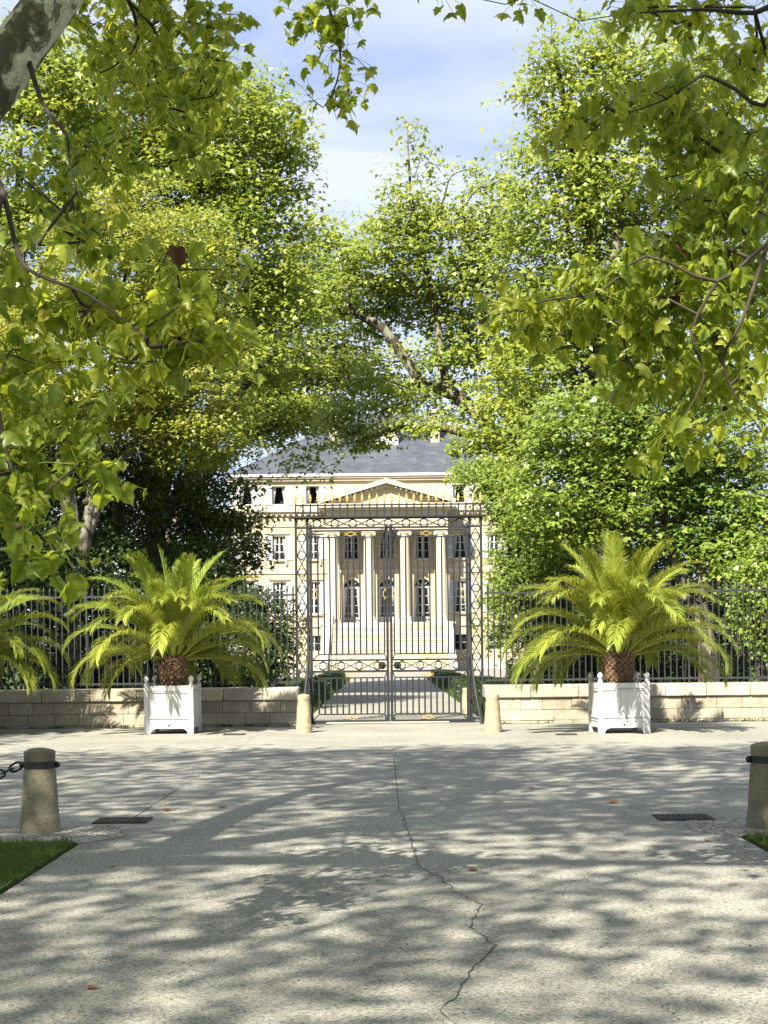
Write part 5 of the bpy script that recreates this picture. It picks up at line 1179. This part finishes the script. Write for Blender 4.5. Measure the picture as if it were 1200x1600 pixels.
# ------------------------------------------------------------------ the two plane trees over the viewer
def single_leaf(k):
    def mk():
        V, Fc = LEAF_FINE; V = V.copy(); V[:, 0] *= .84 + .03 * k; V[:, 2] *= -.3 + .22 * k; V[:, 2] += .05 * np.sin(V[:, 0] * 9 + k); nb = NB(); nb.add(V, Fc); return nb.mesh('leaf', 'leaf_single')
    return shared(('leaf', k), mk)
def fg_tree(base, label, limbs, vis_pts, per_vis, n_can, can_box, per_can, seeds, shade=None):
    o = thing('plane_tree', label, 'tree', (base[0], base[1], 0), 0, 'plane trees beside the driveway'); reseed(label)
    t = Tree()
    for pts, rad in limbs:
        pts = np.asarray(pts, float); t.limb(pts, rad, t.near(pts[0]) if t.p else None)
    can = []
    while len(can) < n_can:
        hub = np.array((rng.uniform(*can_box[0]), rng.uniform(14.0, can_box[1][1]) if rng.random() < .58 else rng.uniform(can_box[1][0], 14.0), rng.uniform(*can_box[2])))
        if len(can) % 5 == 4: hub = np.array((g0[0], g0[1], g0[2])) + rng.normal(size=3) * np.array((.7, .7, .5))
        if shade is not None and len(can) < 34: hub = np.array((rng.uniform(*shade[0]), rng.uniform(*shade[1]), rng.uniform(9, 15)))
        elif 2.0 < hub[0] < 4.6 and 9.8 < hub[1] < 12.9 and rng.random() < .75: continue
        g0 = hub; q = np.array((hub[0] + sd[0] / sd[2] * hub[2], hub[1] + sd[1] / sd[2] * hub[2], hub[2]))
        px_, py_ = to_px(q)
        if q[1] > .5:
            mar = 0.95 * F_PX / q[1]
            if py_ > -mar and -mar < px_ < 1200 + mar: continue
        can.append(q)
    tv = np.array(t.grow(vis_pts, .28, .14, .04)); tcn = np.array(t.grow(np.array(can), .6, .12))
    off = np.array((base[0], base[1], 0)).astype(np.float32); a_, b_ = NB(), NB(); t.mesh_limbs(a_, b_, .0042, .5, .06)
    for nb in (a_, b_): nb.v = [v - off for v in nb.v]
    a_.build('trunk', 'plane_bark', o, smooth=True); tag(b_.build('branches', 'dark_twig', o, smooth=True), kind='stuff')
    nl = NB()
    # hanging sprays near the viewer: leaves on short petioles, tips down
    k = per_vis; c = np.repeat(tv, k, 0); n = len(c); ofs = rng.normal(size=(n, 3)) * np.array((.10, .12, .075)); az = rng.uniform(0, 2 * np.pi, n)
    outw = np.stack([np.cos(az), np.sin(az), 0 * az], 1); d = outw * rng.uniform(.25, 1.0, n)[:, None] + np.array((0, 0, -1.)) * rng.uniform(.35, 1.1, n)[:, None]
    nr = outw * .55 + np.array((0, 0, .75)) + rng.normal(size=(n, 3)) * .38
    nr = nr + np.array(sd) * .35; siz = rng.uniform(.055, .135, n); pp = c + ofs
    # the 300 leaves that show largest are leaves of their own, the rest stay joined in the crown
    prj = np.array([to_px(q) for q in pp]); scr = siz / pp[:, 1]; scr[(prj[:, 0] < 5) | (prj[:, 0] > 1195) | (prj[:, 1] < 5)] = 0
    big = np.argsort(-scr)[:300]; small = np.setdiff1d(np.arange(n), big)
    add_leaves(nl, pp[small], d[small], nr[small], siz[small], LEAF_FINE)
    dn = norm(d); nn_ = norm(nr - dn * np.sum(nr * dn, -1, keepdims=True)); sn = np.cross(dn, nn_)
    for i in big:
        lf = new_obj('leaf', single_leaf(int(i) % 10), o)
        m_ = np.eye(4); m_[:3, 0] = sn[i] * siz[i]; m_[:3, 1] = dn[i] * siz[i]; m_[:3, 2] = nn_[i] * siz[i]; m_[:3, 3] = pp[i] - off
        lf.matrix_local = Matrix([[float(v) for v in r_] for r_ in m_])
    pet = NB(); pe0 = c + ofs
    for i in range(n): np_tube(pet, [tv[i // k], pe0[i] * .5 + tv[i // k] * .5 + (0, 0, .015), pe0[i]], [.0022, .0018, .0018], 3)
    pet.v = [v - off for v in pet.v]; tag(pet.build('petioles', 'leaf_near', o), kind='stuff')
    clumps(nl, tcn, per_can, .62, .5, .175, LEAF_BIG, None, .5, .9)
    nl.v = [v - off for v in nl.v]; tag(nl.build('crown', 'leaf_near', o), kind='stuff')
    ball = shared('ball', lambda: MB().lathe([(.002, -.017), (.010, -.014), (.016, -.006), (.017, 0), (.016, .006), (.010, .014), (.002, .017)], 10).mesh('seed_ball', 'seed', 60))
    for i in rng.choice(len(tv), min(seeds, len(tv)), replace=False): new_obj('seed_ball', ball, o, tuple(tv[i] - off + np.array((rng.normal() * .03, rng.normal() * .03, -.10 - rng.random() * .06))))
    return o
def spray(regs):
    reseed(len(regs))
    out_ = []
    for px, py, rx, ry, D, dd, n in regs:
        for _ in range(n):
            a, r_ = rng.uniform(0, 2 * np.pi), math.sqrt(rng.random()); out_.append(P(px + rx * r_ * math.cos(a), py + ry * r_ * math.sin(a), D + rng.uniform(-dd, dd)))
    return np.array(out_)
bL = (-4.7, 8.6)
limbsL = [([(-4.7, 8.6, -.1), (-4.5, 8.7, 1.2), (-4.0, 8.9, 2.4), (-3.2, 9.1, 3.5), P(-85, 235, 9.2), P(-38, 168, 9.2), P(8, 104, 9.2), P(54, 40, 9.25), P(96, -18, 9.3), P(140, -90, 9.5), (-1.0, 9.7, 6.6), (-.3, 9.2, 8.3), (.6, 8.0, 9.8)], [.44, .38, .33, .27, .175, .162, .155, .15, .145, .14, .125, .10, .05]),
          ([(-4.0, 8.9, 2.4), (-4.3, 7.5, 4.5), (-4.2, 5.5, 6.8), (-3.0, 3.5, 8.8), (-1.0, 2.0, 10)], [.25, .22, .18, .13, .06]),
          ([(-3.2, 9.1, 3.5), (-3.6, 10.4, 5.2), (-3.6, 11.5, 7.5), (-2.4, 12.0, 9.5)], [.2, .17, .13, .06]),
          ([P(-38, 168, 9.2), P(-20, 240, 8.6), P(5, 300, 8.2), P(30, 400, 8.0), P(60, 430, 7.9), P(140, 462, 7.9), P(230, 530, 7.9)], [.020, .018, .016, .013, .010, .008, .004]),
          ([P(96, -18, 9.3), P(150, -40, 10.3), P(200, 0, 11.5), P(215, 60, 12.0), P(190, 95, 12.0), P(155, 115, 11.9)], [.025, .02, .016, .012, .009, .005]),
          ([P(200, 0, 11.5), P(250, 60, 12.2), P(240, 110, 12.2), P(270, 170, 12.0), P(300, 230, 11.8)], [.013, .011, .009, .006, .003]),
          ([P(40, 80, 9.2), P(62, 150, 9.0), P(78, 180, 8.9), P(104, 212, 8.8), P(108, 250, 8.8), P(120, 300, 8.8)], [.02, .014, .012, .010, .007, .004]),
          ([P(5, 300, 8.2), P(-30, 450, 7.6), P(-10, 600, 7.4), P(20, 740, 7.3), P(60, 800, 7.3)], [.02, .016, .012, .009, .004])]
visL = spray([(230, 25, 140, 40, 12.4, .8, 34), (330, 60, 40, 45, 12.0, .5, 9), (270, 120, 90, 45, 12.0, .8, 26), (180, 75, 60, 40, 12.5, .5, 10), (330, 160, 40, 30, 11.8, .4, 6), (60, 60, 50, 40, 11.5, .5, 4), (110, 235, 45, 45, 10.2, .4, 5), (180, 265, 50, 30, 10.8, .5, 5), (110, 310, 55, 40, 10.0, .4, 6), (250, 200, 60, 30, 11.6, .4, 7), (290, 235, 25, 15, 11.5, .3, 3), (60, 290, 50, 30, 10.0, .3, 3), (130, 360, 35, 25, 9.6, .3, 4),
              (40, 400, 50, 40, 8.6, .4, 7), (60, 470, 60, 45, 8.6, .4, 8), (150, 480, 90, 35, 8.6, .4, 13), (265, 510, 80, 38, 8.3, .4, 19), (335, 500, 30, 40, 8.4, .3, 6), (250, 560, 60, 15, 8.3, .3, 5), (25, 600, 40, 60, 7.8, .4, 9), (100, 560, 50, 15, 8.0, .3, 4), (155, 640, 20, 14, 7.8, .2, 3), (85, 700, 50, 25, 7.6, .3, 6), (20, 740, 35, 45, 7.6, .3, 6), (160, 735, 45, 18, 7.5, .2, 5), (60, 640, 30, 20, 7.7, .2, 3), (100, 868, 22, 10, 7.2, .1, 2), (62, 828, 16, 10, 7.2, .1, 1), (30, 790, 20, 10, 7.2, .1, 2), (335, 415, 12, 8, 8.4, .1, 1), (270, 430, 25, 10, 8.5, .2, 2)])
# hanging sprig against the sky comes off the left tree's arching limb
sprig = [((-.3, 9.2, 8.3), P(560, -160, 11.0), P(530, -60, 11.4), P(514, 5, 11.5), P(525, 45, 11.5), P(532, 95, 11.5), P(522, 140, 11.5), P(505, 168, 11.5)), (P(522, 140, 11.5), P(520, 165, 11.5), P(528, 190, 11.5))]
for s_, r_ in zip(sprig, ([.04, .03, .02, .013, .010, .008, .006, .003], [.004, .003, .002])): limbsL.append((list(s_), r_))
visL = np.concatenate([visL, np.array([P(x, y, 11.5 + rng.normal() * .1) for x, y in ((462, 48), (485, 52), (505, 15), (530, 30), (520, 55), (545, 62), (520, 100), (548, 108), (535, 145), (550, 165), (490, 178), (535, 190), (545, 175), (560, 5), (498, 68))]) + np.array((0, 0, .10))])
fg_tree(bL, 'plane tree with mottled leaning limb at top left of the photo', limbsL, visL, 9, 520, ((-9.0, 1.0), (1.5, 24.3), (10.0, 16.5)), 44, 34, ((-4.4, -2.3), (10.5, 15.0)))
bR = (4.9, 9.4)
limbsR = [([(4.9, 9.4, -.1), (4.8, 9.4, 1.5), (4.6, 9.3, 3.2), (4.1, 9.2, 5.0), (3.2, 9.0, 7.2), (1.6, 8.6, 9.5)], [.45, .38, .33, .27, .18, .06]),
          ([(4.6, 9.3, 3.2), (4.9, 7.2, 5.5), (4.3, 5.0, 7.8), (2.5, 3.0, 10)], [.24, .2, .14, .05]),
          ([(4.1, 9.2, 5.0), (4.4, 11, 7.0), (3.6, 12.2, 9.6)], [.2, .15, .06]),
          ([(4.6, 9.3, 3.2), P(1300, 130, 9.0), P(1195, 165, 8.9), P(1150, 140, 8.9), P(1108, 120, 8.9), P(1090, 122, 8.9), P(1040, 155, 8.9), P(985, 175, 8.9)], [.035, .02, .014, .011, .009, .008, .006, .003]),
          ([(4.6, 9.3, 3.2), P(1320, 330, 8.6), P(1200, 380, 8.4), P(1120, 440, 8.3), P(1010, 400, 8.3), P(940, 455, 8.3), P(850, 470, 8.3), P(790, 490, 8.3)], [.03, .018, .012, .010, .008, .007, .005, .003]),
          ([P(1200, 380, 8.4), P(1160, 500, 8.2), P(1130, 560, 8.2), P(1150, 620, 8.2), P(1180, 660, 8.2)], [.013, .010, .008, .006, .003]),
          ([P(1120, 440, 8.3), P(1080, 520, 8.3), P(1100, 590, 8.2), P(1050, 680, 8.2)], [.011, .009, .006, .003]),
          ([(4.1, 9.2, 5.0), P(1280, 0, 9.4), P(1180, 20, 9.4), P(1100, 15, 9.4), P(1000, 20, 9.4)], [.04, .025, .016, .011, .005])]
visR = spray([(1100, 15, 110, 25, 11.0, .5, 14), (1010, 20, 35, 22, 11.0, .4, 4), (1130, 95, 75, 40, 10.3, .5, 11), (1030, 150, 50, 25, 9.8, .4, 7), (940, 195, 55, 30, 9.4, .4, 8), (1110, 195, 85, 45, 9.4, .5, 16), (1155, 295, 55, 55, 8.8, .4, 16), (1070, 275, 65, 50, 9.2, .4, 9), (1110, 400, 85, 45, 8.8, .4, 22), (990, 440, 75, 35, 8.8, .4, 12), (900, 470, 70, 22, 8.6, .3, 10), (815, 490, 45, 14, 8.5, .2, 6), (1050, 505, 80, 45, 8.8, .4, 17), (1165, 490, 40, 50, 8.6, .4, 9), (1085, 600, 70, 40, 8.7, .4, 11), (975, 590, 40, 40, 8.8, .3, 6), (1170, 600, 30, 40, 8.5, .3, 5), (1060, 670, 35, 14, 8.5, .2, 4), (1190, 680, 12, 14, 8.4, .2, 1), (690, -15, 6, 5, 11, .1, 1), (820, -8, 5, 5, 11, .1, 1)])
fg_tree(bR, 'plane tree whose leafy boughs fill the upper right of the photo', limbsR, visR, 10, 520, ((0.0, 10.0), (1.5, 24.3), (10.0, 16.5)), 44, 26, ((2.6, 4.6), (13.0, 15.2)))

# next plane of the left row: out of view, shades the left end of the wall
b = (-15.4, 18.0)
bg_tree('plane_tree', 'plane tree of the left row standing outside the photo, shading the left wall', b, trunk_limbs(b, 14, (0, 0), 4.5, [(-14, 19, 9), (-17, 17, 10), (-15, 21, 11), (-15.5, 16, 12)], .35),
        [(np.array((-14.2, 19.0, 11.0)), np.array((3.0, 4.0, 3.0))), (np.array((-16.8, 18.0, 10.5)), np.array((3.2, 3.6, 3.0)))], 230, 60, .5, .3, .2, 'leaf_plane', group='plane trees beside the driveway', bark='plane_bark')

b = (-18.0, 27.0)
bg_tree('plane_tree', 'second plane tree of the left row outside the photo, shading the left shrubs', b, trunk_limbs(b, 16, (0, 0), 5.5, [(-15, 27, 13), (-19.5, 26, 13), (-17, 30, 14), (-17, 24, 15)], .38),
        [(np.array((-14.8, 27.0, 13.0)), np.array((3.3, 4.2, 3.4))), (np.array((-18.5, 27.0, 13.0)), np.array((3.4, 4.2, 3.4))), (np.array((-16.5, 31.0, 13.0)), np.array((4.4, 3.2, 3.2)))], 330, 64, .55, .3, .21, 'leaf_plane', group='plane trees beside the driveway', bark='plane_bark')

# ------------------------------------------------------------------ fallen leaves
for i, (x, y, s_, lab) in enumerate([(262, 1267, .13, 'dark fallen leaf right of the left drain grate'), (348, 1262, .09, 'small brown fallen leaf on the driveway left of centre'), (957, 1255, .15, 'orange fallen leaf lying left of the right drain grate'),
        (735, 1361, .10, 'orange fallen leaf beside the crack in the driveway'), (143, 1545, .07, 'tiny dark leaf on the pavement near the lower left corner'), (1105, 1315, .08, 'brown leaf beside the right lawn edge'), (175, 1355, .05, 'tiny dark leaf beside the left lawn edge'),
        (830, 1232, .09, 'small dark fallen leaf on the shaded pavement right of centre'), (663, 1232, .07, 'small dark fallen leaf beside the central pavement joint'), (415, 1376, .05, 'tiny brown leaf left of the driveway crack')]):
    q = G(x, y); nb = NB(); a = rng.uniform(0, 6.28)
    V, Fc = LEAF_BIG; V = V.copy(); V[:, 2] = .22 * np.abs(V[:, 0]) + .25 * (V[:, 1] - .4) ** 2 + .05; V[:, 1] -= .4
    V2 = V.copy(); V2[:, 2] += .03
    nb.add(V * s_, Fc)
    o = nb.build('fallen_leaf', 'dry_leaf', None, (q[0], q[1], .002)); o.rotation_euler = (0, 0, a); tag(o, lab, 'leaf', 'fallen leaves on the pavement')
